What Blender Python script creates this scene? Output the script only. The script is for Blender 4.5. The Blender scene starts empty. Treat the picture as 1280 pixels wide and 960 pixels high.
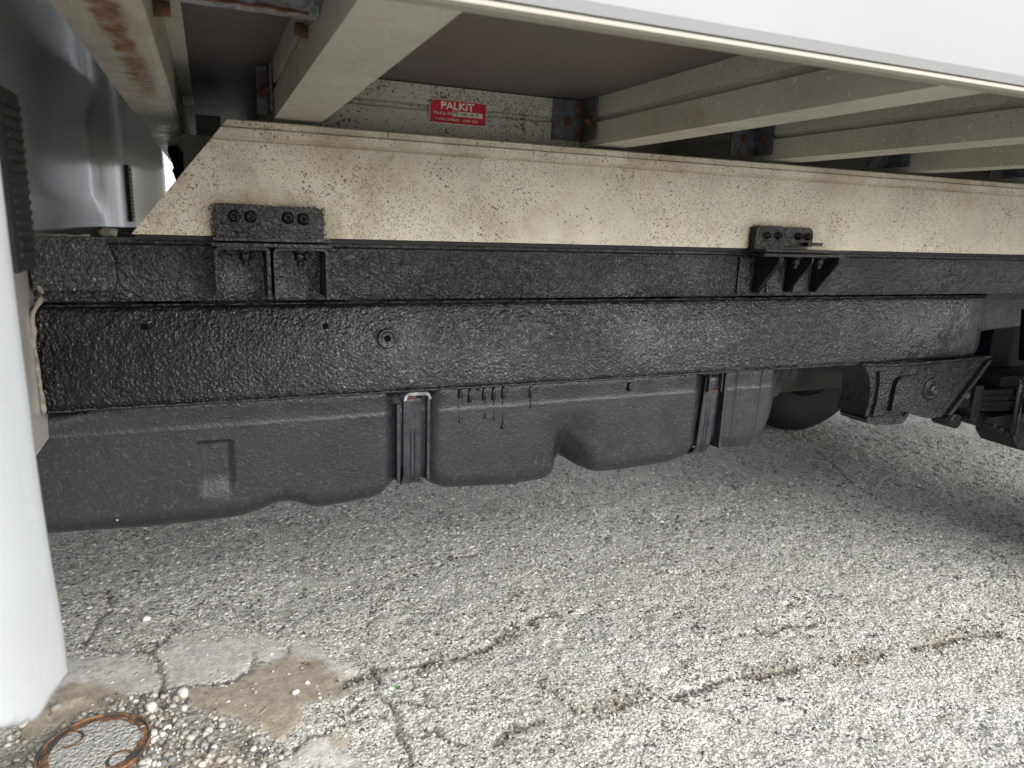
import bpy, bmesh, math, random
import numpy as np
from mathutils import Vector, Matrix
random.seed(4); rng = np.random.default_rng(4)
S = bpy.context.scene; C = S.collection
H = 0.72                      # camera height above the ground; all coordinates below are taken from the camera, z shifted by H

# ------------------------------------------------------------------ camera
def unit(v):
    v = np.array(v, float); return v/np.linalg.norm(v)
F, CX, CY = 885., 640., 480.
dX = unit([2774-CX, CY-353, -F]); dY = np.array([260-CX, CY-265, -F]); dY = unit(dY-np.dot(dY, dX)*dX); dZ = np.cross(dX, dY)
RM = np.array([dX, dY, dZ])
def ray(u, v): return RM @ np.array([u-CX, CY-v, -F])/F
def onY(u, v, Y): r = ray(u, v); return r*Y/r[1]
def onG(u, v): r = ray(u, v); return r*(-H)/r[2]
cam = bpy.data.cameras.new('camera'); co = bpy.data.objects.new('camera', cam); C.objects.link(co)
mw = Matrix([list(RM[0])+[0], list(RM[1])+[0], list(RM[2])+[0], [0, 0, 0, 1]]); mw.translation = (0, 0, H)
co.matrix_world = mw
cam.sensor_width = 36; cam.lens = F/1280*36; cam.clip_start = .02; cam.clip_end = 500
cam.dof.use_dof = True; cam.dof.focus_distance = 1.15; cam.dof.aperture_fstop = 9
S.camera = co

# ------------------------------------------------------------------ light
SUN_EL, SUN_AZ = math.radians(37), math.radians(154)     # azimuth measured from +Y towards +X
w = bpy.data.worlds.new('World'); S.world = w; w.use_nodes = True
nt = w.node_tree; nt.nodes.clear()
sky = nt.nodes.new('ShaderNodeTexSky'); sky.sky_type = 'NISHITA'; sky.sun_disc = False
sky.sun_elevation = SUN_EL; sky.sun_rotation = SUN_AZ; sky.dust_density = 2; sky.air_density = 1.2; sky.ozone_density = .6
hs = nt.nodes.new('ShaderNodeHueSaturation'); hs.inputs['Saturation'].default_value = .35
bg = nt.nodes.new('ShaderNodeBackground'); bg.inputs['Strength'].default_value = .13
ow = nt.nodes.new('ShaderNodeOutputWorld')
nt.links.new(sky.outputs[0], hs.inputs['Color']); nt.links.new(hs.outputs[0], bg.inputs[0]); nt.links.new(bg.outputs[0], ow.inputs[0])
sl = bpy.data.lights.new('sun', 'SUN'); sl.energy = 1.8; sl.angle = math.radians(60); sl.color = (1, .985, .96)
so = bpy.data.objects.new('sun', sl); C.objects.link(so)
sd = Vector((math.sin(SUN_AZ)*math.cos(SUN_EL), math.cos(SUN_AZ)*math.cos(SUN_EL), math.sin(SUN_EL)))
so.rotation_euler = sd.to_track_quat('Z', 'Y').to_euler()
S.view_settings.view_transform = 'Standard'; S.view_settings.look = 'None'; S.view_settings.gamma = 1
S.view_settings.exposure = 1.38
S.render.engine = 'CYCLES'
S.cycles.max_bounces = 10; S.cycles.diffuse_bounces = 6; S.cycles.glossy_bounces = 5; S.cycles.use_denoising = True

# ------------------------------------------------------------------ material helpers
class Mat:
    def __init__(s, name, base=(.5, .5, .5), rough=.5, metal=0, **kw):
        s.m = bpy.data.materials.new(name); s.m.use_nodes = True; s.t = s.m.node_tree
        s.b = s.t.nodes['Principled BSDF']; s.set('Base Color', base); s.set('Roughness', rough); s.set('Metallic', metal)
        for k, v in kw.items(): s.set(k.replace('_', ' '), v)
        s.pos = s.new('ShaderNodeNewGeometry').outputs['Position']
    def new(s, t): return s.t.nodes.new(t)
    def put(s, sock, v):
        if isinstance(v, bpy.types.NodeSocket): s.t.links.new(v, sock)
        elif isinstance(v, tuple) and len(v) == 3 and sock.type == 'RGBA': sock.default_value = (*v, 1)
        else: sock.default_value = v
    def set(s, k, v): s.put(s.b.inputs[k], v)
    def map(s, sc=(1, 1, 1), rot=(0, 0, 0), v=None):
        n = s.new('ShaderNodeMapping'); s.put(n.inputs['Vector'], v or s.pos); n.inputs['Scale'].default_value = sc; n.inputs['Rotation'].default_value = rot
        return n.outputs[0]
    def noise(s, sc, det=3, ro=.5, dist=0, v=None, color=False):
        n = s.new('ShaderNodeTexNoise'); s.put(n.inputs['Vector'], v or s.pos)
        for k, x in (('Scale', sc), ('Detail', det), ('Roughness', ro), ('Distortion', dist)): n.inputs[k].default_value = x
        return n.outputs['Color' if color else 'Fac']
    def vor(s, sc, feat='F1', v=None, rand=1, out='Distance', smooth=None):
        n = s.new('ShaderNodeTexVoronoi'); n.feature = feat; s.put(n.inputs['Vector'], v or s.pos)
        n.inputs['Scale'].default_value = sc; n.inputs['Randomness'].default_value = rand
        if smooth is not None: n.inputs['Smoothness'].default_value = smooth
        return n.outputs[out]
    def ramp(s, f, *st):
        n = s.new('ShaderNodeValToRGB'); s.put(n.inputs[0], f); e = n.color_ramp.elements
        while len(e) < len(st): e.new(.5)
        for i, (p, c) in enumerate(st):
            e[i].position = p; e[i].color = (*c, 1) if isinstance(c, tuple) else (c, c, c, 1)
        return n.outputs[0]
    def mr(s, f, a, b, c=0., d=1.):
        n = s.new('ShaderNodeMapRange'); s.put(n.inputs[0], f)
        for i, x in enumerate((a, b, c, d)): n.inputs[i+1].default_value = x
        return n.outputs[0]
    def math(s, op, a, b=0.):
        n = s.new('ShaderNodeMath'); n.operation = op; s.put(n.inputs[0], a); s.put(n.inputs[1], b); return n.outputs[0]
    def mix(s, f, a, b, mode='MIX'):
        n = s.new('ShaderNodeMix'); n.data_type = 'RGBA'; n.blend_type = mode
        s.put(n.inputs[0], f); s.put(n.inputs[6], a); s.put(n.inputs[7], b); return n.outputs[2]
    def attr(s, name):
        n = s.new('ShaderNodeAttribute'); n.attribute_name = name; return n.outputs['Fac']
    def sep(s, v=None):
        n = s.new('ShaderNodeSeparateXYZ'); s.put(n.inputs[0], v or s.pos); return n.outputs
    def bump(s, h, dist=.001, strength=1., nrm=None):
        n = s.new('ShaderNodeBump'); s.put(n.inputs['Height'], h); n.inputs['Distance'].default_value = dist; n.inputs['Strength'].default_value = strength
        if nrm: s.put(n.inputs['Normal'], nrm)
        return n.outputs[0]
    def warp(s, sc, amt):
        n = s.new('ShaderNodeVectorMath'); n.operation = 'MULTIPLY_ADD'
        s.put(n.inputs[0], s.noise(sc, 2, color=True)); n.inputs[1].default_value = (amt,)*3; s.put(n.inputs[2], s.pos)
        return n.outputs[0]

# black wrinkled bitumen coating
def m_bitumen(name, rough=.24, wr=1., gl=.8):
    m = Mat(name, (.013, .014, .016), rough, Specular_IOR_Level=gl)
    p = m.warp(70, .010)
    v1 = m.vor(230, 'SMOOTH_F1', v=p, smooth=.5); n1 = m.noise(330, 3, .55, 1.0, v=m.map((1, 1, .8), v=p)); n2 = m.noise(30, 3)
    h = m.math('MULTIPLY', m.math('ADD', m.math('MULTIPLY', v1, .9), m.math('MULTIPLY', n1, 1.0)), m.mr(m.noise(3.5, 3, .6), .34, .66, .30, 1.15))
    big = m.bump(n2, .006*wr, 1)
    m.set('Normal', m.bump(h, .0028*wr, 1, big))
    m.set('Roughness', m.mr(m.noise(9, 3), .3, .7, rough-.08, rough+.10))
    m.set('Base Color', m.ramp(m.noise(7, 4), (.3, (.007, .0075, .009)), (.7, (.013, .0135, .015))))
    return m
voidm = Mat('dark_hole', (.002, .002, .002), .9, Specular_IOR_Level=.1)
bitumen = m_bitumen('bitumen_coating')
bitumen_dull = m_bitumen('bitumen_coating_upper', .27, .9, .55)
bitumen_fine = m_bitumen('bitumen_coating_bracket', .22, .5, .4)
black_shiny = Mat('wet_black_paint', (.012, .012, .014), .16); black_shiny.set('Normal', black_shiny.bump(black_shiny.noise(220, 3), .0015))

def m_alu(name, base, speck, spk, rough=.5, dab=0., stain=.5, metal=0.0, sscale=240):
    """weathered painted/anodised profile: speckles of black flyrust, soft stains, pale dabs"""
    m = Mat(name, base, rough, metal)
    b2 = tuple(x*.78 for x in base)
    col = m.mix(m.mr(m.noise(6, 5, .6), .35, .7), base, b2)
    st = m.mr(m.noise(9, 5, .65, .4), .55, .75)
    col = m.mix(m.math('MULTIPLY', st, stain), col, (base[0]*.62, base[1]*.47, base[2]*.30))
    col = m.mix(m.mr(m.noise(420, 2), .3, .7), col, tuple(min(1, x*1.12) for x in base), 'MIX') if False else col
    grain = m.mr(m.noise(500, 3, .7), .25, .75, .86, 1.1); col = m.mix(1., col, m.ramp(grain, (0, 0.), (1, 1.)), 'MULTIPLY')
    # specks: noise distorted voronoi dots of differing size
    p = m.warp(90, .006)
    d = m.vor(sscale, v=p); cell = m.vor(sscale, v=p, out='Color'); cs = m.new('ShaderNodeSeparateColor'); m.put(cs.inputs[0], cell)
    dens = m.mr(m.noise(14, 4, .65), .35, .75)
    rad = m.math('MULTIPLY', m.math('MULTIPLY', m.math('POWER', cs.outputs[0], 2.5), dens), speck)
    f1 = m.math('GREATER_THAN', rad, d)
    q = m.warp(160, .004); dq = m.vor(sscale*2.1, v=q); cq = m.new('ShaderNodeSeparateColor'); m.put(cq.inputs[0], m.vor(sscale*2.1, v=q, out='Color'))
    f1 = m.math('MAXIMUM', f1, m.math('MULTIPLY', m.math('GREATER_THAN', m.math('MULTIPLY', m.math('MULTIPLY', m.math('POWER', cq.outputs[1], 2.), m.mr(m.noise(5, 3, .6), .35, .65, .4, 1.)), speck), dq), .7))
    n2 = m.mr(m.noise(240, 3, .6, .8), .66-.03*speck, .74, 0, .8)
    f2 = m.math('MULTIPLY', n2, m.mr(m.noise(20, 3), .42, .62))
    f = m.math('MAXIMUM', m.math('MULTIPLY', f1, .85), f2)
    col = m.mix(f, col, spk)
    if dab:
        dd = m.math('MAXIMUM', m.mr(m.noise(150, 2, .5, .2, v=m.map((.5, 1, 1), (0, 0, .6))), .66, .72), m.mr(m.noise(260, 2, .5, 0, v=m.map((1, 1, .5))), .69, .73))
        col = m.mix(m.math('MULTIPLY', dd, dab), col, (.62, .60, .52))
    m.set('Base Color', col); m.set('Normal', m.bump(m.noise(350, 3), .0004)); m.set('Roughness', m.mr(m.noise(40, 3), .3, .7, rough-.12, rough+.1))
    return m
cream = m_alu('dirty_cream_beam', (.73, .68, .55), .85, (.13, .10, .065), .5, stain=.5)
def halo(m, boxes, zt):
    X3 = m.sep(); tot = None
    for cx, hw, top in boxes:
        dx = m.math('MAXIMUM', m.math('SUBTRACT', m.math('ABSOLUTE', m.math('SUBTRACT', X3[0], cx)), hw), 0.)
        dz = m.math('MAXIMUM', m.math('SUBTRACT', X3[2], H+top), 0.)
        d = m.math('SQRT', m.math('ADD', m.math('MULTIPLY', dx, dx), m.math('MULTIPLY', dz, dz)))
        tot = d if tot is None else m.math('MINIMUM', tot, d)
    bc = m.b.inputs['Base Color'].links[0].from_socket
    tan = m.mr(m.math('ADD', tot, m.math('MULTIPLY', m.noise(18, 4, .65), .09)), .075, .035)
    bc = m.mix(m.math('MULTIPLY', tan, .6), bc, (.33, .23, .13))
    edge = m.mr(m.noise(12, 5, .65), .50, .68); left = m.mr(X3[0], .7, -.02); bc = m.mix(m.math('MULTIPLY', m.math('MULTIPLY', edge, left), .75), bc, (.33, .24, .14))
    top_ = m.math('MULTIPLY', m.mr(X3[2], H+.05, H+.10), m.mr(m.noise(9, 5, .7), .42, .66)); bc = m.mix(m.math('MULTIPLY', top_, .65), bc, (.32, .24, .15))
    sp = m.math('GREATER_THAN', m.math('ADD', m.noise(300, 3, .7), m.mr(tot, 0, .012, .26, -.16)), .60)
    m.set('Base Color', m.mix(m.math('MULTIPLY', sp, .92), bc, (.012, .012, .012)))
halo(cream, ((.0735, .066, .006), (.931, .064, .004)), 0)
chan = m_alu('speckled_channel', (.50, .475, .41), 1.15, (.05, .04, .035), .5, stain=.3, sscale=250)
cross = m_alu('grimy_crossbeam', (.44, .42, .36), .5, (.14, .12, .09), .48, dab=.7, stain=.6)
cross_front = m_alu('stained_front_beam', (.38, .355, .30), .35, (.10, .08, .06), .42, dab=.1, stain=.6)
if True:   # rust streak running along the front beam
    m = cross_front; x = m.sep(); f = m.math('MULTIPLY', m.mr(m.math('ADD', x[0], m.math('MULTIPLY', m.noise(40, 4), .02)), -.052, -.047), m.mr(m.math('ADD', x[0], m.math('MULTIPLY', m.noise(40, 4), .02)), -.030, -.036))
    f = m.math('MULTIPLY', f, m.mr(x[1], .93, .85)); f = m.math('MULTIPLY', f, m.mr(m.noise(70, 4, .7), .32, .5))
    bc = m.b.inputs['Base Color'].links[0].from_socket
    wv = m.mr(m.noise(30, 3, .5, 1.5, v=m.map((2.5, .35, 1))), .52, .6, 0, .5)
    m.set('Base Color', m.mix(f, m.mix(wv, bc, (.42, .38, .30)), m.ramp(m.noise(120, 4), (.3, (.08, .03, .016)), (.7, (.26, .11, .05)))))
galv = Mat('galvanised_steel', (.30, .31, .33), .5, .35)
galv.set('Base Color', galv.mix(galv.mr(galv.noise(18, 4, .6), .5, .75), galv.ramp(galv.vor(180, out='Color', v=galv.warp(50, .01)), (.2, (.15, .16, .175)), (.8, (.34, .35, .37))), (.17, .10, .07)))
galv.set('Normal', galv.bump(galv.noise(260, 3), .0006))
darkplate = Mat('tarnished_steel_plate', (.09, .10, .115), .42, .3)
darkplate.set('Base Color', darkplate.mix(darkplate.mr(darkplate.noise(45, 4, .65), .53, .66), darkplate.ramp(darkplate.noise(120, 4, .7), (.3, (.05, .058, .07)), (.75, (.17, .18, .20))), (.11, .04, .028)))
darkplate.set('Normal', darkplate.bump(darkplate.noise(220, 3), .0008))
rust = Mat('rust', (.2, .08, .04), .85); rust.set('Base Color', rust.ramp(rust.noise(160, 5, .7), (.3, (.04, .018, .012)), (.5, (.10, .038, .022)), (.75, (.22, .095, .05)))); rust.set('Normal', rust.bump(rust.noise(240, 4), .0015))
ply = Mat('brown_film_plywood', (.075, .062, .055), .5)
ply.set('Base Color', ply.mix(ply.mr(ply.noise(3.2, 4, .6), .4, .65), ply.ramp(ply.noise(14, 5, .65, 1.2, v=ply.map((1, 7, 1))), (.3, (.070, .064, .060)), (.7, (.108, .098, .090))), (.10, .074, .070)))
ply.set('Normal', ply.bump(ply.noise(20, 4, v=ply.map((1, 12, 1))), .001))
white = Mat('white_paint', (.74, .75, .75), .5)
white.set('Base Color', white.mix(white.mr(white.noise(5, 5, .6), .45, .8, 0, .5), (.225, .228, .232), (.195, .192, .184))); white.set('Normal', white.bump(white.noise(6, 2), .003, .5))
edge_trim = Mat('dirty_cream_edge', (.27, .255, .215), .6)
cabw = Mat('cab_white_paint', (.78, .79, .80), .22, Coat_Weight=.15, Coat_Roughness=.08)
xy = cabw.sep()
wall_bounce = cabw.math('MULTIPLY', cabw.mr(xy[1], .56, .7), cabw.mr(cabw.noise(9, 5, .6), .25, .7, .55, 1.))  # mottled rear wall mask; paints reflected light as a lighter, warmer tone
gl = cabw.math('ADD', wall_bounce, cabw.mr(cabw.noise(11, 5, .62, .3), .52, .8, 0, .22))
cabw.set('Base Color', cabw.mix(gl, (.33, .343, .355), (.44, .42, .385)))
scr = cabw.mr(cabw.noise(90, 3, .6, v=cabw.map((1, 14, .6))), .58, .72)
cabw.set('Roughness', cabw.math('ADD', cabw.math('MULTIPLY', wall_bounce, .03), cabw.mr(scr, 0, 1, .16, .26)))
cabw.set('Normal', cabw.bump(cabw.noise(4, 2), .0015, .6, cabw.bump(cabw.noise(60, 3, v=cabw.map((1, 8, .3))), .0002)))
rubber = Mat('black_rubber', (.012, .012, .013), .6, Specular_IOR_Level=.35); rubber.set('Normal', rubber.bump(rubber.noise(200, 3), .0006))
sealer = Mat('beige_sealant', (.36, .34, .27), .65); sealer.set('Base Color', sealer.ramp(sealer.noise(90, 4), (.35, (.11, .105, .09)), (.6, (.28, .265, .215)))); sealer.set('Normal', sealer.bump(sealer.noise(150, 4), .002))
# grey black moulded plastic of the tank, wet coating overspray at its top
tankm = Mat('tank_plastic', (.035, .036, .04), .42)
tz = tankm.sep()[2]
tb = tankm.ramp(tankm.noise(5, 5, .6), (.3, (.008, .009, .012)), (.7, (.018, .019, .023)))
dust = tankm.mr(tankm.noise(170, 4, .75), .56, .72, 0, .35); tb = tankm.mix(dust, tb, (.15, .15, .145))
pv = tankm.vor(34, v=tankm.warp(30, .02)); damp = tankm.math('GREATER_THAN', tankm.mr(tankm.noise(7, 2), .55, .72, 0, .33), pv)
tb = tankm.mix(tankm.math('MULTIPLY', damp, .75), tb, (.009, .009, .010))
wv = tankm.vor(70, rand=1); wc = tankm.new('ShaderNodeSeparateColor'); tankm.put(wc.inputs[0], tankm.vor(70, out='Color'))
spec = tankm.math('GREATER_THAN', tankm.math('MULTIPLY', tankm.math('POWER', wc.outputs[1], 9.), .10), wv)
spec = tankm.math('MULTIPLY', spec, tankm.mr(tankm.sep()[0], .30, .05)); spec = tankm.math('MULTIPLY', spec, tankm.math('GREATER_THAN', wc.outputs[2], .5))
tb = tankm.mix(spec, tb, (.48, .48, .46))
over = tankm.math('MULTIPLY', tankm.mr(tz, H-.292, H-.262), tankm.mr(tankm.noise(30, 4, .6), .4, .56))
tb = tankm.mix(over, tb, (.011, .011, .013)); tankm.set('Base Color', tb)
tankm.set('Roughness', tankm.mix(over, tankm.mr(tankm.noise(30, 4), .3, .7, .36, .52), (.2, .2, .2)))
tankm.set('Normal', tankm.bump(tankm.noise(260, 3), .0009, 1, tankm.bump(tankm.noise(22, 3), .003, .6)))
strapm = Mat('strap_steel', (.045, .05, .06), .4, .3); strapm.set('Base Color', strapm.ramp(strapm.noise(60, 5, .65), (.35, (.015, .017, .023)), (.7, (.045, .047, .053)))); strapm.set('Normal', strapm.bump(strapm.noise(200, 3), .0006))
galv_dull = Mat('dull_muffler_steel', (.11, .105, .095), .5, .4); galv_dull.set('Base Color', galv_dull.ramp(galv_dull.noise(22, 5, .6), (.35, (.045, .044, .043)), (.7, (.10, .096, .09))))
tyrem = Mat('tyre_rubber', (.010, .010, .010), .7, Specular_IOR_Level=.25)
steel = Mat('painted_rim', (.35, .35, .35), .4, .4)
redm = Mat('red_plate_enamel', (.50, .012, .03), .35); redm.set('Base Color', redm.mix(redm.mr(redm.noise(130, 4, .7), .60, .72, 0, .7), (.50, .012, .035), (.16, .02, .02)))
letter = Mat('worn_white_print', (.70, .62, .56), .5); letter.set('Base Color', letter.mix(letter.mr(letter.noise(300, 3), .55, .62, 0, .8), (.74, .68, .62), (.45, .10, .09)))
inkm = Mat('stamped_dark_print', (.09, .07, .06), .6)
navy = Mat('dark_blue_plate', (.004, .005, .012), .6, Specular_IOR_Level=.3)
glassm = Mat('dark_window_glass', (.02, .025, .03), .05)
corr = Mat('white_cladding', (.50, .53, .58), .5)
leafm = Mat('green_leaf', (.05, .16, .03), .5)
ironm = Mat('rusty_cast_iron', (.2, .1, .05), .85)
ironm.set('Base Color', ironm.mix(ironm.mr(ironm.noise(45, 4, .7), .47, .54), ironm.ramp(ironm.noise(110, 5, .7), (.35, (.08, .04, .025)), (.62, (.24, .13, .065))), (.05, .046, .045))); ironm.set('Normal', ironm.bump(ironm.noise(150, 4), .002))

# ------------------------------------------------------------------ object helpers
def place(name, me, mat, parent=None, smooth=False):
    me.materials.clear(); me.materials.append(mat.m if isinstance(mat, Mat) else mat)
    n = len(me.vertices); a = np.empty(n*3, np.float32); me.vertices.foreach_get('co', a); a = a.reshape(-1, 3)
    c = (a.min(0)+a.max(0))/2; a -= c; me.vertices.foreach_set('co', a.ravel()); me.update()
    if smooth: me.polygons.foreach_set('use_smooth', [True]*len(me.polygons))
    o = bpy.data.objects.new(name, me); C.objects.link(o); loc = Vector(c.tolist()); loc.z += H
    o['_w'] = tuple(loc)
    if parent is not None:
        o.parent = parent; loc = loc-Vector(parent['_w'])
    o.location = loc; return o
def bmobj(name, bm, mat, parent=None, smooth=False):
    bmesh.ops.recalc_face_normals(bm, faces=bm.faces)
    me = bpy.data.meshes.new(name); bm.to_mesh(me); bm.free(); 
    return place(name, me, mat, parent, smooth)
def bevel(bm, w, seg=2):
    if w > 0:
        ed = [e for e in bm.edges if len(e.link_faces) == 2 and e.calc_face_angle(0) > .5]
        for f in bm.faces: f.smooth = False
        res = bmesh.ops.bevel(bm, geom=ed, offset=w, segments=seg, affect='EDGES', profile=.5, clamp_overlap=True)
        for f in res['faces']: f.smooth = True
    return bm
def add_box(bm, x0, x1, y0, y1, z0, z1):
    v = [bm.verts.new((x, y, z)) for x in (x0, x1) for y in (y0, y1) for z in (z0, z1)]
    for f in ((0, 1, 3, 2), (4, 6, 7, 5), (0, 4, 5, 1), (2, 3, 7, 6), (0, 2, 6, 4), (1, 5, 7, 3)): bm.faces.new([v[i] for i in f])
def box(x0, x1, y0, y1, z0, z1, bv=.002, seg=2):
    bm = bmesh.new(); add_box(bm, x0, x1, y0, y1, z0, z1); return bevel(bm, bv, seg)
def prism(poly, a0, a1, axis='y', bv=0., seg=2, bm=None):
    """extrude an outline along an axis; the outline is in the other two coordinates"""
    own = bm is None; bm = bm or bmesh.new()
    def P(p, a):
        return {'y': (p[0], a, p[1]), 'x': (a, p[0], p[1]), 'z': (p[0], p[1], a)}[axis]
    A = [bm.verts.new(P(p, a0)) for p in poly]; B = [bm.verts.new(P(p, a1)) for p in poly]; n = len(poly)
    bm.faces.new(A); bm.faces.new(B[::-1])
    for i in range(n): bm.faces.new((A[i], B[i], B[(i+1) % n], A[(i+1) % n]))
    return bevel(bm, bv, seg)
def cyl(c, r, h, axis='y', seg=20, r2=None, bv=0., bm=None):
    """from c along +axis by h"""
    bm = bm or bmesh.new(); r2 = r if r2 is None else r2; A = []; B = []
    for i in range(seg):
        t = 2*math.pi*i/seg; a, b = math.cos(t), math.sin(t)
        if axis == 'y': A.append((c[0]+r*a, c[1], c[2]+r*b)); B.append((c[0]+r2*a, c[1]+h, c[2]+r2*b))
        elif axis == 'x': A.append((c[0], c[1]+r*a, c[2]+r*b)); B.append((c[0]+h, c[1]+r2*a, c[2]+r2*b))
        else: A.append((c[0]+r*a, c[1]+r*b, c[2])); B.append((c[0]+r2*a, c[1]+r2*b, c[2]+h))
    A = [bm.verts.new(p) for p in A]; B = [bm.verts.new(p) for p in B]
    bm.faces.new(A); bm.faces.new(B[::-1])
    for i in range(seg):
        f = bm.faces.new((A[i], B[i], B[(i+1) % seg], A[(i+1) % seg])); f.smooth = True
    return bevel(bm, bv) if bv else bm
def lathe(prof, c, axis='y', seg=48):
    """prof: list of (r, a) along the axis"""
    bm = bmesh.new(); rings = []
    for r, a in prof:
        rg = []
        for i in range(seg):
            t = 2*math.pi*i/seg; u, v = r*math.cos(t), r*math.sin(t)
            rg.append(bm.verts.new({'y': (c[0]+u, c[1]+a, c[2]+v), 'x': (c[0]+a, c[1]+u, c[2]+v), 'z': (c[0]+u, c[1]+v, c[2]+a)}[axis]))
        rings.append(rg)
    for A, B in zip(rings, rings[1:]):
        for i in range(seg): bm.faces.new((A[i], B[i], B[(i+1) % seg], A[(i+1) % seg])).smooth = True
    return bm
def tube(pts, r, seg=8, bm=None):
    bm = bm or bmesh.new(); rings = []; pts = [Vector(p) for p in pts]
    for i, p in enumerate(pts):
        d = (pts[min(i+1, len(pts)-1)]-pts[max(i-1, 0)]).normalized(); s = d.cross(Vector((0, .3, 1))).normalized(); u = s.cross(d)
        rr = r[i] if isinstance(r, (list, tuple)) else r
        rings.append([bm.verts.new(p+s*rr*math.cos(2*math.pi*k/seg)+u*rr*math.sin(2*math.pi*k/seg)) for k in range(seg)])
    for A, B in zip(rings, rings[1:]):
        for k in range(seg): bm.faces.new((A[k], B[k], B[(k+1) % seg], A[(k+1) % seg])).smooth = True
    bm.faces.new(rings[0]); bm.faces.new(rings[-1][::-1]); return bm
def grid_mesh(name, V, nu, nv, closed_v=False):
    """V: (nu*nv,3) array; faces as a grid"""
    me = bpy.data.meshes.new(name)
    i = np.arange(nu-1)[:, None]; j = np.arange(nv if closed_v else nv-1)[None, :]; j2 = (j+1) % nv
    q = np.stack([i*nv+j, (i+1)*nv+j, (i+1)*nv+j2, i*nv+j2], -1).reshape(-1, 4)
    me.vertices.add(len(V)); me.vertices.foreach_set('co', V.astype(np.float32).ravel())
    me.loops.add(q.size); me.loops.foreach_set('vertex_index', q.ravel().astype(np.int32))
    me.polygons.add(len(q)); me.polygons.foreach_set('loop_start', (np.arange(len(q))*4).astype(np.int32))
    me.update(calc_edges=True); return me
def empty(name, loc, label=None, cat=None):
    o = bpy.data.objects.new(name, None); C.objects.link(o); o.location = loc; o['_w'] = tuple(loc)
    if label: o['label'] = label
    if cat: o['category'] = cat
    return o
def tag(o, label, cat, group=None):
    o['label'] = label; o['category'] = cat
    if group: o['group'] = group
    return o
def sm(x, a, b):
    t = np.clip((np.asarray(x, float)-a)/(b-a), 0, 1); return t*t*(3-2*t)

YC = 1.37
truck = empty('truck', (1.4, YC, 0), 'white flatbed truck with freshly coated black chassis rails above a black plastic fuel tank', 'truck')

# ------------------------------------------------------------------ chassis rails
RX0, RX1 = -.203, 1.455
def lower_rail(y, sgn, x1=3.6):
    """box rail whose rear end kicks inwards behind the spring hanger; sgn +1 = inwards is +y"""
    path = [(RX0, y), (0.3, y), (0.8, y), (1.2, y), (1.47, y), (1.51, y+sgn*.006), (1.545, y+sgn*.022), (1.60, y+sgn*.055), (1.68, y+sgn*.12), (2.2, y+sgn*.13), (x1, y+sgn*.13)]
    prof = [(0, -.240), (0, -.126), (.004, -.121), (.012, -.1185), (.05, -.1185), (.05, -.25), (.008, -.25), (.002, -.247)]
    bm = bmesh.new(); R_ = []
    for k, (x, yy) in enumerate(path):
        lift = sm(x, 1.56, 1.8)*.06
        R_.append([bm.verts.new((x, yy+sgn*a, z+(lift if True else 0))) for a, z in prof])
    for A, B in zip(R_, R_[1:]):
        for i in range(len(prof)): bm.faces.new((A[i], B[i], B[(i+1) % len(prof)], A[(i+1) % len(prof)])).smooth = True
    bm.faces.new(R_[0]); bm.faces.new(R_[-1][::-1]); return bm
r_low = bmobj('chassis_rail', lower_rail(1.0, 1), bitumen, truck); r_low['label'] = 'lower chassis rail, wrinkled glossy black coating'
bmobj('chassis_rail', lower_rail(2*YC-1.0, -1), bitumen, truck)
def upper_rail(y, s):
    p = [(y, -.1155), (y, -.05), (y-s*.001, -.044), (y-s*.012, -.041), (y-s*.012, -.0365), (y+s*.05, -.0365), (y+s*.05, -.1155)]
    return prism(p, RX0, 3.6, 'x', .0015)
u = bmobj('subframe_rail', upper_rail(1.030, 1), bitumen_dull, truck); u['label'] = 'upper channel rail, black coated, recessed above the lower one'
bmobj('subframe_rail', upper_rail(2*YC-1.030, -1), bitumen, truck)
# lap plate at the cab end
bm = prism([(-.199, -.036), (-.122, -.036), (-.116, -.042), (-.110, -.062), (-.109, -.088), (-.113, -.097), (-.125, -.099), (-.199, -.099)], 1.006, 1.034, 'y', .003)
bmobj('lap_plate', bm, bitumen, truck)
# small holes and the bolt with its washer
for (hx, hz) in ((-.083, -.144), (.142, -.149)):
    bmobj('drain_hole', cyl((hx, .9975, hz), .0040, .004, 'y', 12), voidm, r_low)
b = bmobj('rail_bolt', lathe([(.0150, .001), (.0145, -.0030), (.0120, -.0045), (.0100, -.0022), (.0065, -.0018), (.0050, -.0025), (.0045, .003), (.0001, .003)], (.228, .999, -.169), 'y', 24), black_shiny, r_low)
bmobj('drain_hole', cyl((.228, .9965, -.169), .0042, .003, 'y', 12), voidm, r_low)
# weld seam beads along the ledge
def bead(name, pts, r, mat, par):
    q = []
    for (a, b_) in zip(pts, pts[1:]):
        n = max(2, int((Vector(b_)-Vector(a)).length/.006))
        for k in range(n): q.append(Vector(a).lerp(Vector(b_), k/n)+Vector((random.uniform(-.0006, .0006), random.uniform(-.0006, .0006), random.uniform(-.0006, .0006))))
    ph = random.random()*6
    return bmobj(name, tube(q, [r*(1+.18*math.sin(i*.9+ph)+.12*math.sin(i*2.3)+random.uniform(-.08, .08)) for i, _ in enumerate(q)], 8), mat, par, True)
bead('weld_seam', [(-.195, 1.013, -.119), (.6, 1.013, -.119), (1.4, 1.013, -.119)], .0022, bitumen_fine, r_low)
bead('edge_lip', [(-.2, 1.003, -.249), (.5, 1.003, -.2495), (1.18, 1.003, -.2495)], .0022, bitumen_fine, r_low)
bead('sealant_bead', [(-.200, .998, -.25), (-.203, .998, -.16), (-.200, .998, -.125), (-.190, 1.003, -.108), (-.193, 1.01, -.09), (-.192, 1.01, -.065)], .0030, sealer, truck)
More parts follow.
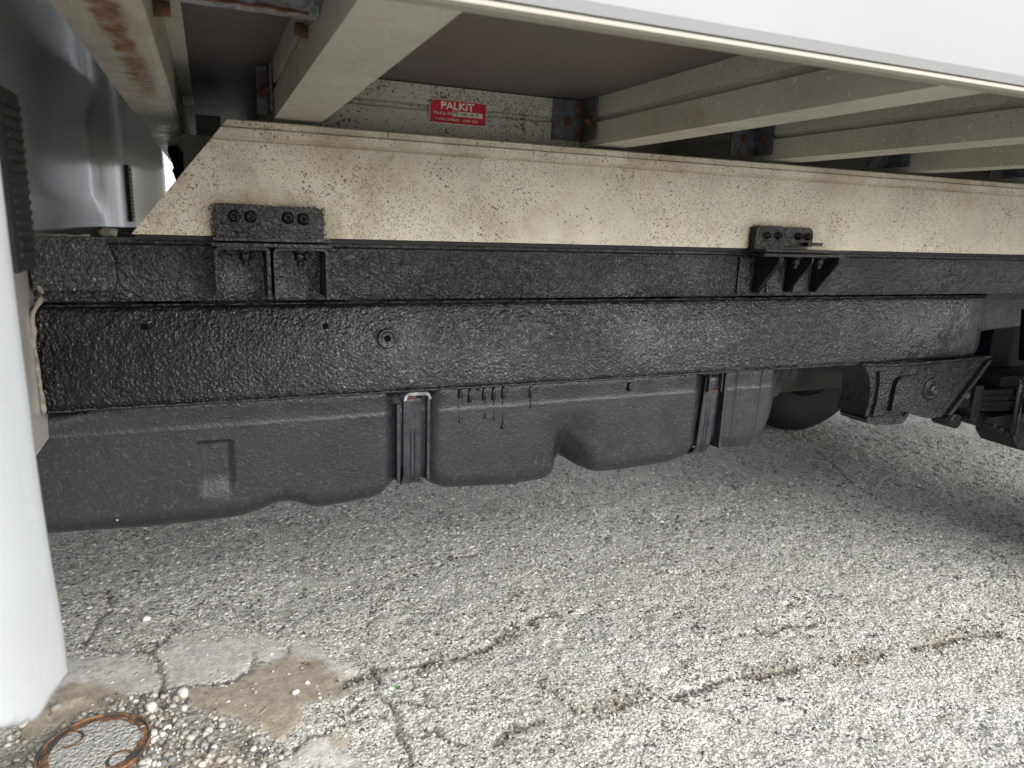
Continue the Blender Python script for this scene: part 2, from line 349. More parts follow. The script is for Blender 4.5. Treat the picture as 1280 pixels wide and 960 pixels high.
bead('sealant_bead', [(-.125, 1.02, -.030), (-.112, 1.018, -.027), (-.100, 1.02, -.031)], .0048, sealer, truck)
bead('sealant_bead', [(-.197, 1.02, -.0335), (-.13, 1.02, -.0335)], .0016, sealer, truck)

# ------------------------------------------------------------------ cream side beam (cut diagonally at the cab end)
def side_beam(y, s):
    # outline in (depth, z) swept in x; the cab end follows the diagonal cut
    prof = [(0, -.0295), (0, .0885), (.0022, .090), (.0030, .0925), (-.0040, .0950), (-.0045, .1035), (-.0010, .1055), (-.001, .113), (.0015, .1147), (.012, .1147), (.012, .11), (.004, .109), (.004, -.0295)]
    def x0(z): return -.088+.117*(z+.029)/(.1435)
    bm = bmesh.new()
    A = [bm.verts.new((x0(z), y+s*a, z)) for a, z in prof]; B = [bm.verts.new((3.55, y+s*a, z)) for a, z in prof]; n = len(prof)
    bm.faces.new(A); bm.faces.new(B[::-1])
    for i in range(n): bm.faces.new((A[i], B[i], B[(i+1) % n], A[(i+1) % n]))
    return bm
u = bmobj('side_beam', side_beam(1.0, 1), cream, truck); u['label'] = 'long cream side beam freckled with black specks, its cab end cut diagonally'
bmobj('side_beam', side_beam(2*YC-1.0, -1), cream, truck)
# black strip standing in for the shadow gap between beam and rail
bmobj('gap_shade_strip', box(-.085, 3.5, 1.006, 1.05, -.0358, -.0303, .001), rubber, truck)
bmobj('gap_shade_strip', box(-.085, 3.5, 2*YC-1.05, 2*YC-1.006, -.0358, -.0303, .001), rubber, truck)

# ------------------------------------------------------------------ bed: cross beams, channel, floor, side boards
YF, YB = .431, 2*YC-.431
def cross_beam(x0, x1, mat=cross, zt=.1895):
    s = .004; d = .0035   # slot in either side
    p = [(x0, .12), (x1, .12), (x1, .1525), (x1-d, .1525), (x1-d, .162), (x1, .162), (x1, zt), (x0, zt), (x0, .1625), (x0+.007, .1625), (x0+.007, .1535), (x0, .1535)]
    return bmobj('cross_beam', prism(p, YF, YB, 'y', .0012, 2), mat, truck)
for (a, b_) in ((.085, .1445), (.553, .6085), (.897, .9625), (1.228, 1.288), (1.575, 1.635), (1.92, 1.98), (2.27, 2.33), (2.62, 2.68), (2.97, 3.03)): cross_beam(a, b_)
fb = bmobj('front_beam', prism([(-.080, .120), (-.034, .120), (-.030, .124), (-.030, .1895), (-.080, .1895)], YF, YB, 'y', .0015), cross_front, truck)
fb['label'] = 'front beam behind the cab with a streak of rust along its underside'
bmobj('filler_board', box(-.0295, -.0125, .52, 1.43, .181, .187, .0008), cross, truck)
pl = []
xs = [-.0805, .60, 1.26, 1.95, 2.65, 3.3]
for a, b_ in zip(xs, xs[1:]):
    bmobj('floor_panel', box(a+.001, b_-.001, .435, YB-.004, .190, .202, .001), ply, truck)
# galvanised stub channel between the front beam and the first cross beam
g = bmobj('stub_channel', prism([(.583, .1445), (.600, .1445), (.600, .147), (.5855, .147), (.5855, .1885), (.583, .1885)], -.0285, .0835, 'x', .0006), galv, truck); g['label'] = 'speckled galvanised channel with a rusty lower edge'
bead('rust_edge', [(-.028, .5825, .1448), (.083, .5825, .1448)], .0012, rust, g)
# speckled lengthwise channel that carries the maker's plate
cp = [(1.05, .1165), (1.05, .1525), (1.0575, .1535), (1.0575, .1595), (1.05, .1620), (1.05, .1885), (1.08, .1885), (1.08, .1165)]
ch = bmobj('long_channel', prism(cp, .146, .552, 'x', .0012), chan, truck); ch['label'] = 'off-white channel thickly peppered with black specks'
ch2 = bmobj('long_channel', prism([(2*YC-a, z) for a, z in cp], .146, .552, 'x', .0012), chan, truck)
for z in (.1455,): pass
# side boards of the bed, near one is the white panel at the top of the picture
def side_board(y, s):
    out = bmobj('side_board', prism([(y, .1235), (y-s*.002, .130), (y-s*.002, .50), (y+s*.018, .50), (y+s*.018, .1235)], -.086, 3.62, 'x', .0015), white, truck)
    bmobj('edge_trim', prism([(y+s*.0005, .1195), (y+s*.0012, .1225), (y+s*.017, .1225), (y+s*.0175, .1195), (y+s*.014, .1180), (y+s*.004, .1180)], -.084, 3.60, 'x', .0006), edge_trim, out)
    return out
sb = side_board(.4115, 1); sb['label'] = 'smooth white side board with a thin cream lower edge'
side_board(2*YC-.4115, -1)
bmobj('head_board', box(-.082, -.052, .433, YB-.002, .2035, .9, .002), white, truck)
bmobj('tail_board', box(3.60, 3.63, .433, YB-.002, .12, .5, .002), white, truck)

# angle brackets and their rusty bolts
def hexbolt(c, r, h, axis, mat, par, washer=True, s=-1):
    bm = bmesh.new()
    if washer: cyl(c, r*1.5, s*h*.3, axis, 20, bm=bm)
    cyl(c, r*1.05, s*h, axis, 6, r*.98, bm=bm)
    c2 = list(c); c2[{'x': 0, 'y': 1, 'z': 2}[axis]] += s*h
    cyl(c2, r*.5, s*h*.5, axis, 10, r*.45, bm=bm)
    return bmobj('bolt', bm, mat, par)
def angle_bracket(xr, side=-1, x_long=.052, y0=1.05):
    """L plate in the corner between a cross beam face at xr and the channel face at y0"""
    bm = bmesh.new(); t = .003; xa, xb = (xr-x_long, xr) if side < 0 else (xr, xr+x_long)
    p = [(xa, y0), (xa, y0-t), (xr-t if side < 0 else xr+t, y0-t), (xr-t if side < 0 else xr+t, y0-.05), (xr, y0-.05), (xr, y0)]
    o = bmobj('angle_bracket', prism(p, .1285, .1885, 'z', .0008), darkplate, truck)
    hexbolt(((xa+xb)/2, y0-t, .157), .0048, .006, 'y', rust, o)
    hexbolt((xr-t if side < 0 else xr+t, y0-.028, .157), .0048, .006, 'x', rust, o, s=side)
    return o
angle_bracket(.5515); angle_bracket(.1462, +1); angle_bracket(.8955); angle_bracket(1.2265); angle_bracket(.0835, x_long=.016); angle_bracket(1.5735)
o = bmobj('bolt', cyl((-.030, .645, .150), .0075, .012, 'x', 12, .006), rust, fb)
o = bmobj('bolt', cyl((.0845, .66, .1505), .0065, -.010, 'x', 12, .005), rust, truck)
bmobj('rusty_cleat', box(.0800, .0842, .555, .64, .150, .1875, .001), darkplate, truck)

# dark members between the rails
bmobj('centre_member', box(-.032, 3.4, 1.30, 1.36, .05, .1195, .002), cross, truck)
for x in (-.1, .72, 1.45, 2.5, 3.3): bmobj('frame_cross_member', box(x, x+.07, 1.082, 2*YC-1.082, -.235, -.06, .004), bitumen, truck)
for k, (x0, y0) in enumerate(((-.035, 1.55), (-.030, 1.66), (-.040, 1.85))):
    bmobj('hose', tube([(x0+.02*math.sin(q*.9+k), y0+.03*math.cos(q+k), -.04+.03*q) for q in range(-2, 7)], .011+.003*(k % 2), 10), rubber, truck)
bmobj('end_plate', box(-.036, .060, 2.0, 2.02, -.02, .1185, .002), cross, truck)
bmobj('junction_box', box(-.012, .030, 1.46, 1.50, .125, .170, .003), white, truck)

# ------------------------------------------------------------------ maker's plate
def text_mesh(s, size, x, z, y, depth=.0003, sx=1, bold=0.):
    cu = bpy.data.curves.new('lettering', 'FONT'); cu.body = s; cu.size = size; cu.extrude = depth; cu.offset = bold; cu.align_x = 'LEFT'; cu.resolution_u = 3
    ob = bpy.data.objects.new('lettering', cu); C.objects.link(ob); bpy.context.view_layer.update()
    me = bpy.data.meshes.new_from_object(ob.evaluated_get(bpy.context.evaluated_depsgraph_get())); bpy.data.objects.remove(ob)
    for v in me.vertices: v.co = Vector((x+v.co.x*sx, y-v.co.z, z+v.co.y))
    return me
px0, px1, pz0, pz1, py = .3025, .3905, .1375, .1705, 1.0485
c = .004
pts = [(px0, pz0+c), (px0+c, pz0), (px1-c, pz0), (px1, pz0+c), (px1, pz1-c), (px1-c, pz1), (px0+c, pz1), (px0, pz1-c)]
plate = bmobj('maker_plate', prism([(px0, pz0), (px1, pz0), (px1, pz1), (px0, pz1)], py-.0008, py+.0008, 'y', .0003), letter, truck); plate['label'] = 'red maker plate with white lettering'
cc = .0065; i_ = .0011
pts = [(px0+i_, pz0+cc), (px0+cc, pz0+i_), (px1-cc, pz0+i_), (px1-i_, pz0+cc), (px1-i_, pz1-cc), (px1-cc, pz1-i_), (px0+cc, pz1-i_), (px0+i_, pz1-cc)]
bmobj('red_field', prism(pts, py-.0016, py-.0009, 'y', 0), redm, plate)
place('lettering', text_mesh('PALKiT', .0138, px0+.0165, pz0+.0205, py-.0018, bold=.0005, sx=1.18), letter, plate)
place('lettering', text_mesh('Modele ID', .0062, px0+.0062, pz0+.0123, py-.0018), letter, plate)
bmobj('number_field', box(px0+.034, px0+.081, py-.0022, py-.0017, pz0+.0112, pz0+.0182, 0), letter, plate)
place('lettering', text_mesh('PK 1005-10 11', .0066, px0+.0355, pz0+.0126, py-.0025, sx=1.0), inkm, plate)
place('lettering', text_mesh('F 6900 COMBLES    50 881 0002', .0048, px0+.0095, pz0+.0045, py-.0018), letter, plate)
for x in (px0+.0032, px1-.0032):
    for z in (pz0+.0035, pz1-.0035): bmobj('rivet', lathe([(.0026, 0), (.0022, -.001), (.0012, -.0012), (.0006, -.0004), (.0001, 0)], (x, py-.0008, z), 'y', 14), darkplate, plate)

# ------------------------------------------------------------------ mounting brackets on rail and side beam
def rounded(x0, x1, z0, z1, r, n=5):
    p = [(x0, z0), (x1, z0)]
    for k in range(n+1): t = math.pi/2*k/n; p.append((x1-r+r*math.cos(t), z1-r+r*math.sin(t)))
    for k in range(n+1): t = math.pi/2+math.pi/2*k/n; p.append((x0+r+r*math.cos(t), z1-r+r*math.sin(t)))
    return p
def ring_bolt(x, z, y, par, r=.0055):
    return bmobj('bolt', lathe([(r*1.45, 0), (r*1.4, -.002), (r, -.0022), (r, -.007), (r*.75, -.008), (r*.55, -.0075), (r*.5, -.0045), (r*.05, -.004)], (x, y, z), 'y', 18), bitumen_fine, par)
bk = bmobj('mounting_bracket', prism(rounded(.006, .0695, -.030, .0115, .008), .985, .9975, 'y', .002), bitumen_fine, truck)
bk['label'] = 'black coated mounting bracket near the cab, two open box brackets below a bolted plate'
bmobj('bolted_plate', prism(rounded(.0685, .1405, -.030, .0105, .013), .986, .9970, 'y', .002), bitumen_fine, bk)
for x in (.030, .0495, .095, .1145): ring_bolt(x, -.004 if x < .1 else -.0048, .985, bk)
for x, z in ((.045, -.021), (.103, -.0205)): bmobj('number_stamp', box(x-.006, x+.006, .984, .9855, z-.0018, z+.0018, .0006), bitumen_fine, bk)
bmobj('shelf_plate', box(.004, .1455, .955, 1.0, -.0335, -.0295, .0012), bitumen_fine, bk)
bmobj('shelf_plate', box(.002, .1475, .958, 1.0, -.0405, -.0365, .0012), bitumen_fine, bk)
def u_bracket(x0, x1, zt, zb, y0, y1, par, tri=0):
    t = .0042; r = .008
    def outl(a0, a1, zt, zb, r):
        p = [(a0, zb)]
        for k in range(6): q = math.pi-math.pi/2*k/5; p.append((a0+r+r*math.cos(q), zt-r+r*math.sin(q)))
        for k in range(6): q = math.pi/2-math.pi/2*k/5; p.append((a1-r+r*math.cos(q), zt-r+r*math.sin(q)))
        p.append((a1, zb)); return p
    O = outl(x0, x1, zt, zb, r); I = outl(x0+t, x1-t, zt-t, zb, r-t)
    bm = bmesh.new(); n = len(O)
    def yy(z): return y0+(y1-y0)*.85*tri*max(0, (zt-.012-z)/(zt-.012-zb))
    of = [bm.verts.new((x, yy(z), z)) for x, z in O]; ob = [bm.verts.new((x, y1, z)) for x, z in O]
    jf = [bm.verts.new((x, yy(z), z)) for x, z in I]; jb = [bm.verts.new((x, y1, z)) for x, z in I]
    for k in range(n-1):
        bm.faces.new((of[k], of[k+1], jf[k+1], jf[k])); bm.faces.new((ob[k], jb[k], jb[k+1], ob[k+1]))
        bm.faces.new((of[k], ob[k], ob[k+1], of[k+1])); bm.faces.new((jf[k], jf[k+1], jb[k+1], jb[k]))
    for k in (0, n-1): bm.faces.new((of[k], jf[k], jb[k], ob[k]))
    o = bmobj('box_bracket', bevel(bm, .0008, 1), bitumen_fine, par)
    return o
def hanging_bolt(x, y, z, par, r=.0075):
    bm = bmesh.new(); cyl((x, y, z), r*1.5, -.0025, 'z', 18, bm=bm); cyl((x, y, z-.0025), r, -.011, 'z', 6, r*.97, bm=bm); cyl((x, y, z-.0135), r*.62, -.008, 'z', 12, r*.5, bm=bm)
    return bmobj('hanging_bolt', bm, bitumen_fine, par)
for (a, b_) in ((.004, .0705), (.0745, .1445)):
    u_bracket(a, b_, -.041, -.1075, .972, 1.029, bk); 
hanging_bolt(.0415, .988, -.0455, bk); hanging_bolt(.109, .988, -.0455, bk)
for (a, b_) in ((.0095, .0655), (.0800, .1390)): bmobj('backing_plate', box(a, b_, 1.0255, 1.0295, -.112, -.047, .002), bitumen, bk)

bk2 = bmobj('mounting_bracket', prism(rounded(.866, .930, -.030, .0100, .012), .985, .9975, 'y', .002), bitumen_fine, truck)
bk2['label'] = 'black coated mounting bracket near the rear with three tapered gussets'
bmobj('bolted_plate', prism(rounded(.9305, .9965, -.024, .0090, .012), .987, .9970, 'y', .002), bitumen_fine, bk2)
for x in (.890, .914, .962, .983): ring_bolt(x, -.0065, .985, bk2, .0045)
bmobj('stop_block', box(.972, 1.006, .972, .996, -.0225, -.0165, .002), bitumen_fine, bk2)
bmobj('shelf_plate', box(.862, 1.047, .950, 1.0, -.0330, -.0290, .0012), bitumen_fine, bk2)
bmobj('shelf_plate', box(.864, 1.050, .957, 1.0, -.0410, -.0365, .0012), bitumen_fine, bk2)
for (a, b_) in ((.8665, .9045), (.932, .9825), (.990, 1.043)): 
    pass
def gusset(x, par):      # triangular web, wide at the shelf
    return bmobj('gusset', prism([(1.0295, -.0415), (.968, -.0415), (.970, -.052), (1.018, -.1085), (1.0295, -.1085)], x, x+.004, 'x', .001), bitumen_fine, par)
for x in (.908, .9135, .983, 1.047): gusset(x, bk2)
for x in (.956, 1.012): hanging_bolt(x, .980, -.0415, bk2)
for (a, b_) in ((.872, .90), (.9395, .9765), (1.003, 1.038)): bmobj('backing_plate', box(a, b_, 1.0262, 1.0297, -.1095, -.047, .002), bitumen, bk2)

# ------------------------------------------------------------------ fuel tank
bz_pts = [(-.40, -.428), (-.219, -.429), (-.086, -.4365), (.018, -.436), (.05, -.428), (.072, -.4195), (.099, -.4215), (.115, -.431), (.135, -.436), (.216, -.430), (.235, -.419), (.252, -.404), (.29, -.403), (.306, -.416), (.333, -.427), (.446, -.435), (.52, -.432), (.538, -.423), (.551, -.404), (.562, -.404), (.58, -.418), (.610, -.430), (.65, -.433), (.767, -.429), (.802, -.421), (.823, -.406), (.862, -.404), (.885, -.412), (.943, -.415), (.970, -.402), (.990, -.365), (1.004, -.315), (1.012, -.285)]
bx, bzv = zip(*bz_pts)
X = np.concatenate([np.arange(-.40, .90, .0045), np.arange(.90, 1.0121, .003)]); nx = len(X)
base_b = np.interp(X, bx, bzv); k = np.ones(5)/5; base_b = np.convolve(np.pad(base_b, 2, 'edge'), k, 'valid')
T = np.concatenate([np.linspace(0, .08, 4, endpoint=False), np.linspace(.08, .92, 74), np.linspace(.94, 1, 5)])
V = []
for x, zb in zip(X, base_b):
    yf = 1.022 - .002*math.sin(x*5)
    ztop = -.226 - .030*float(sm(x, -.10, -.26))
    end = float(sm(x, .97, 1.01)); yf += .03*(max(0, (x-.975)/.04)**2)
    for t in T:
        # perimeter: top back -> top front -> front -> bottom front -> bottom back
        zs = .022; rb = .030
        if t < .08: y = 1.30-(1.30-(yf+.035))*(t/.08); z = ztop
        elif t <= .92:
            s = (t-.08)/.84; L1 = .12; L2 = .88
            if s < L1: a = math.pi/2*s/L1; y = yf+.035*(1-math.sin(a)); z = ztop-(.036)*(1-math.cos(a))
            elif s < L2: q = (s-L1)/(L2-L1); z = (ztop-.036)+((zb+rb)-(ztop-.036))*q; y = yf+.004*q
            else: a = math.pi/2*(s-L2)/(1-L2); y = yf+.004+rb*(1-math.cos(a)); z = zb+rb-rb*math.sin(a)
        else: y = yf+.034+(1.30-yf-.034)*((t-.92)/.08); z = zb
        fr = max(0., 1-(y-yf)/.06)          # how much this point belongs to the front face
        if fr > 0:
            d = 0.
            d -= .0007*math.exp(-((z+.290)/.0022)**2)*(1-end)                       # mould seam
            d += .0012*float(sm(z, -.297, -.281))
            for (c0, w0, dep, lo) in ((.2715, .034, .012, -.47), (.838, .028, .010, -.47)):   # strap channels
                d += dep*float(1-sm(abs(x-c0), w0-.012, w0+.012))
            # pinch between the two rear bulges, deeper towards the bottom
            g = float(sm(-z, .33, .405)); cx_ = .556-.02*(1-g)
            d += .055*g*math.exp(-((x-cx_)/(.010+.012*g))**2)
            d += .010*float(sm(-z, .30, .36))*math.exp(-((x-.553)/.035)**2)
            # pressed rectangle
            e1 = float(sm(x, -.031, -.026)*(1-sm(x, .010, .015))); e2 = float(sm(z, -.40, -.36)*(1-sm(z, -.313, -.309)))
            d += .008*e1*e2
            # shallow swage lines
            d += .003*math.exp(-((x-.90)/.006)**2)+(-.003)*math.exp(-((x-.945)/.004)**2)
            y += d*fr
        V.append((x, y, z))
me = grid_mesh('fuel_tank', np.array(V), nx, len(T))
tank = place('fuel_tank', me, tankm, truck, True); tank['label'] = 'long grey-black moulded plastic fuel tank, wet black at its top edge'
bmv = bmesh.new(); bmv.from_mesh(tank.data)
bmesh.ops.holes_fill(bmv, edges=[e for e in bmv.edges if e.is_boundary], sides=0)
bmesh.ops.recalc_face_normals(bmv, faces=bmv.faces); bmv.to_mesh(tank.data); bmv.free()
tank.data.polygons.foreach_set('use_smooth', [True]*len(tank.data.polygons))
# straps, ribbed, wrapping under the tank
def strap(x0, x1, ztop, zb, y, lean=0.):
    n = 25; Vs = []; path = []
    zz = np.linspace(ztop, zb+.022, 14)
    for z in zz: path.append((y, z))
    for k in range(1, 8): a = math.pi/2*k/7; path.append((y+.026*(1-math.cos(a)), zb+.022-.026*math.sin(a)))
    path += [(y+.10, zb-.004), (y+.2, zb-.004)]
    for j, (yy, z) in enumerate(path):
        for i in range(n):
            f = i/(n-1); rib = .0026*(math.exp(-((f-.42)/.05)**2)+math.exp(-((f-.62)/.05)**2)) if z < -.315 else 0
            fade = min(1, max(0, (-.315-z)/.015)); xx = x0+(x1-x0)*f + lean*(z-ztop)
            lipw = .0012*(math.exp(-(f/.05)**2)+math.exp(-((1-f)/.05)**2))
            ny, nz = (-1, 0) if j < 14 else (-math.cos(math.pi/2*min(1, (j-13)/7)), -math.sin(math.pi/2*min(1, (j-13)/7)))
            h = -rib*fade*1.2+lipw; Vs.append((xx, yy+ny*h, z+nz*h))
    me = grid_mesh('tank_strap', np.array(Vs), len(path), n)
    o = place('tank_strap', me, strapm, truck, True)
    md = o.modifiers.new('thickness', 'SOLIDIFY'); md.thickness = .003; md.offset = -1 if False else 1
    return o
s1 = strap(.2585, .2885, -.264, -.408, 1.032)
s2 = strap(.823, .8545, -.262, -.410, 1.030, .06)
def hook(x0, x1, par, y, rustpatch=True, z=-.2555):
    t = .003
    p = [(x0-.004, z-.010), (x0-.002, z-.002), (x0+.003, z+.002), (x1+.001, z+.002), (x1+.006, z-.001), (x1+.009, z-.009), (x1+.006, z-.010), (x1+.002, z-.003), (x0+.003, z-.0025), (x0-.001, z-.010)]
    bmobj('strap_hook', prism(p, y-.024, y+.004, 'y', .0006), galv, par)
    bmobj('rusty_bolt', box(x0+.004, x1-.012, y-.012, y-.004, z-.0095, z-.0035, .002), rust, par)
hook(.2585, .2885, s1, 1.030); 
bmobj('rusty_clip', box(.8275, .8505, 1.0235, 1.0275, -.2905, -.2880, .0008), rust, s2)
bmobj('rusty_clip', box(.8265, .8515, 1.0215, 1.0270, -.2575, -.2525, .0012), rust, s2)
for x in (.8255, .8535): bmobj('clip_leg', box(x-.0012, x+.0012, 1.018, 1.03, -.290, -.252, .0006), strapm, s2)
bmobj('side_rib', box(.8605, .8655, 1.018, 1.045, -.40, -.250, .002), strapm, s2)
bmobj('side_rib', box(.2955, .3000, 1.022, 1.045, -.40, -.262, .002), strapm, s1)
bmobj('side_rib', box(.2480, .2525, 1.022, 1.045, -.40, -.275, .002), strapm, s1)
# runs of black paint down the tank
for (u0, v0, v1, wd) in ((576, 483, 497, 3.0), (576, 524, 528, 2.0), (588, 484, 503, 2.2), (606, 483, 500, 2.4), (607, 518, 523, 1.6), (618, 482, 500, 2.4), (618, 522, 525, 1.5), (630, 482, 498, 2.2), (629, 530, 536, 2.0), (664, 483, 497, 1.6), (664, 506, 510, 1.5), (788, 478, 489, 2.2), (599, 483, 489, 2.0)):
    p0, p1 = onY(u0, v0, 1.019), onY(u0, v1, 1.019); r = wd*.0012*1.25
    pt = [(p0[0], 1.0212, p0[2]), (p0[0], 1.0205, (p0[2]*.6+p1[2]*.4)), (p0[0], 1.0205, p1[2])]
    bmobj('paint_drip', tube(pt, [r*.6, r*.75, r], 8), black_shiny, tank)
for (u0, v0, v1) in ((574, 497, 524), (607, 500, 518), (618, 500, 522), (629, 498, 530), (664, 497, 506)):
    p0, p1 = onY(u0, v0, 1.02), onY(u0, v1, 1.02); bmobj('paint_drip', tube([(p0[0], 1.0218, p0[2]), (p1[0], 1.0218, p1[2])], .0009, 6), black_shiny, tank)

# ------------------------------------------------------------------ spring hanger, leaf spring, axle, muffler, wheels
def smooth_outline(p, n=3):
    return p
hp = [(1.176, -.2515), (1.560, -.2515), (1.545, -.260), (1.452, -.366), (1.436, -.377), (1.40, -.378), (1.37, -.372), (1.345, -.362), (1.322, -.362), (1.316, -.372), (1.300, -.377), (1.225, -.372), (1.208, -.360), (1.214, -.33), (1.213, -.30), (1.203, -.275), (1.190, -.258)]
hg = bmobj('spring_hanger', prism(hp, 1.000, 1.072, 'y', .006, 3), bitumen_fine, truck); hg['label'] = 'stamped black spring hanger, freshly coated and glossy'
bead('hanger_flange', [(1.172, .996, -.2495), (1.25, .994, -.2535), (1.35, .994, -.2535), (1.45, .994, -.2515), (1.565, .996, -.249)], .0028, bitumen_fine, hg)
bmobj('pressed_panel', prism([(1.270, -.352), (1.272, -.30), (1.276, -.288), (1.287, -.279), (1.325, -.2785), (1.345, -.286), (1.352, -.30), (1.354, -.335), (1.345, -.346), (1.318, -.352)], .9905, 1.003, 'y', .0045, 3), bitumen_fine, hg)
bmobj('pressed_panel', prism([(1.222, -.357), (1.228, -.32), (1.227, -.285), (1.222, -.266), (1.262, -.266), (1.262, -.30), (1.256, -.34), (1.250, -.357)], .9930, 1.003, 'y', .004, 3), bitumen_fine, hg)
bmobj('base_foot', prism([(1.205, -.364), (1.21, -.359), (1.312, -.364), (1.322, -.357), (1.326, -.362), (1.314, -.3775), (1.300, -.381), (1.23, -.377), (1.209, -.372)], .992, 1.06, 'y', .002), bitumen_fine, hg)
bmobj('rim_rib', prism([(1.545, -.256), (1.556, -.256), (1.456, -.372), (1.444, -.372)], .990, 1.03, 'y', .003), bitumen_fine, hg)
bmobj('hanger_bolt', lathe([(.024, .003), (.023, -.002), (.017, -.003), (.0155, -.001), (.013, -.002), (.012, -.007), (.0085, -.010), (.006, -.010), (.005, -.006), (.0003, -.005)], (1.388, .998, -.313), 'y', 28), bitumen_fine, hg)
wall_o = [(1.28, -.262), (1.335, -.262), (1.322, -.29), (1.318, -.33), (1.322, -.40), (1.31, -.404), (1.288, -.398), (1.296, -.35), (1.294, -.30)]
bmobj('hanger_rear_wall', prism(wall_o, 1.100, 1.106, 'y', .001), bitumen_fine, hg)
bead('flange_edge', [(1.268, 1.095, -.262), (1.285, 1.095, -.30), (1.285, 1.095, -.345), (1.276, 1.095, -.396)], .002, bitumen_fine, hg)
# leaves
def leaf(x0, x1, ztop, th, y0, y1, sag, curl=True):
    n = 16; top = []; bot = []
    for i in range(n+1):
        f = i/n; x = x0+(x1-x0)*f; z = ztop-sag*math.sin(math.pi*min(1, f*1.0)); top.append((x, z)); bot.append((x, z-th))
    return prism(top+bot[::-1], y0, y1, 'y', .0012)
for k, (a, b_, z) in enumerate(((1.39, 2.75, -.323), (1.43, 2.70, -.3375), (1.47, 2.6, -.352), (1.56, 2.5, -.3665))):
    o = bmobj('spring_leaf', leaf(a, b_, z, .012, 1.015, 1.08, .018), black_shiny, truck)
bmobj('spring_eye', cyl((1.388, 1.012, -.318), .024, .07, 'y', 24), bitumen_fine, truck)
bmobj('leaf_clip', prism([(1.545, -.318), (1.572, -.318), (1.572, -.392), (1.545, -.392)], 1.008, 1.09, 'y', .003), bitumen_fine, truck)
bmobj('clip_nut', cyl((1.515, 1.010, -.337), .007, -.008, 'y', 6), galv_dull, truck)
for x in (1.52, 1.60, 1.72):      # lower shackles and axle seat that hang under the spring
    bmobj('shackle_tube', cyl((x, 1.02, -.40-.02*(x-1.5)), .016, .05, 'y', 14), bitumen_fine, truck)
for x in (1.69, 1.93):
    bmobj('spring_bolt', tube([(x, 1.000, -.44), (x, 1.000, -.32), (x, 1.006, -.308), (x, 1.03, -.300), (x, 1.07, -.300), (x, 1.095, -.308), (x, 1.10, -.32), (x, 1.10, -.44)], .008, 10), black_shiny, truck)
bmobj('spring_pad', box(1.62, 2.0, 1.005, 1.092, -.322, -.300, .004), bitumen_fine, truck)
bmobj('brake_hose', tube([(1.50, 1.13, -.26), (1.56, 1.12, -.31), (1.62, 1.10, -.35), (1.70, 1.09, -.37), (1.80, 1.10, -.36), (1.9, 1.12, -.33)], .006, 8), rubber, truck)
bmobj('brake_line', tube([(1.40, 1.07, -.29), (1.50, 1.075, -.295), (1.58, 1.075, -.305), (1.70, 1.08, -.30)], .003, 8), black_shiny, truck)
bmobj('axle_seat', prism([(1.60, -.392), (1.95, -.385), (1.95, -.52), (1.80, -.50), (1.725, -.478), (1.70, -.455), (1.69, -.43), (1.655, -.418), (1.62, -.41)], 1.0, 1.09, 'y', .006), bitumen_fine, truck)
for k in range(5): bmobj('stud', cyl((1.635+.028*k, 1.01, -.405-.012*k), .0075, -.02, 'z', 6), bitumen_fine, truck)
bmobj('axle_tube', cyl((2.05, .72, -.40), .045, 1.3, 'y', 24), bitumen_fine, truck)
bmobj('differential', lathe([(.001, -.13), (.08, -.11), (.13, -.04), (.13, .04), (.08, .11), (.001, .13)], (2.05, YC, -.40), 'y', 32), bitumen_fine, truck)
bmobj('inner_guard', prism([(1.66, -.40), (1.66, -.30), (1.64, -.22), (1.64, -.15), (1.66, -.13), (1.72, -.115), (2.6, -.10), (2.6, -.44), (1.9, -.44)], 1.19, 1.20, 'y', .002), navy, truck)
bmobj('guard_stay', box(1.60, 1.66, 1.13, 1.185, -.40, -.20, .006), navy, truck)
bmobj('guard_stay', box(1.76, 1.84, 1.13, 1.185, -.38, -.17, .006), navy, truck)
bmobj('bump_stop', cyl((1.80, 1.06, -.16), .035, -.12, 'z', 16, .022), rubber, truck)
mf = bmobj('muffler', lathe([(.001, 0), (.055, .002), (.078, .012), (.082, .02), (.082, .03), (.08, .032), (.08, .60), (.001, .62)], (1.335, 1.42, -.335), 'x', 40), galv_dull, truck); mf['label'] = 'dull brownish exhaust muffler behind the tank'
o = bmobj('muffler_bracket', prism([(1.26, -.28), (1.325, -.28), (1.338, -.31), (1.338, -.35), (1.328, -.38), (1.305, -.405), (1.27, -.41)], 1.345, 1.35, 'y', .001), darkplate, mf)
for x, z in ((1.312, -.35), (1.322, -.385)): bmobj('bracket_hole', cyl((x, 1.344, z), .006, -.001, 'y', 12), inkm, o)
bmobj('exhaust_hanger', cyl((1.46, 1.36, -.31), .005, .03, 'z', 8), galv, mf)
bmobj('exhaust_pipe', cyl((.9, 1.42, -.335), .03, .45, 'x', 20), galv_dull, truck)
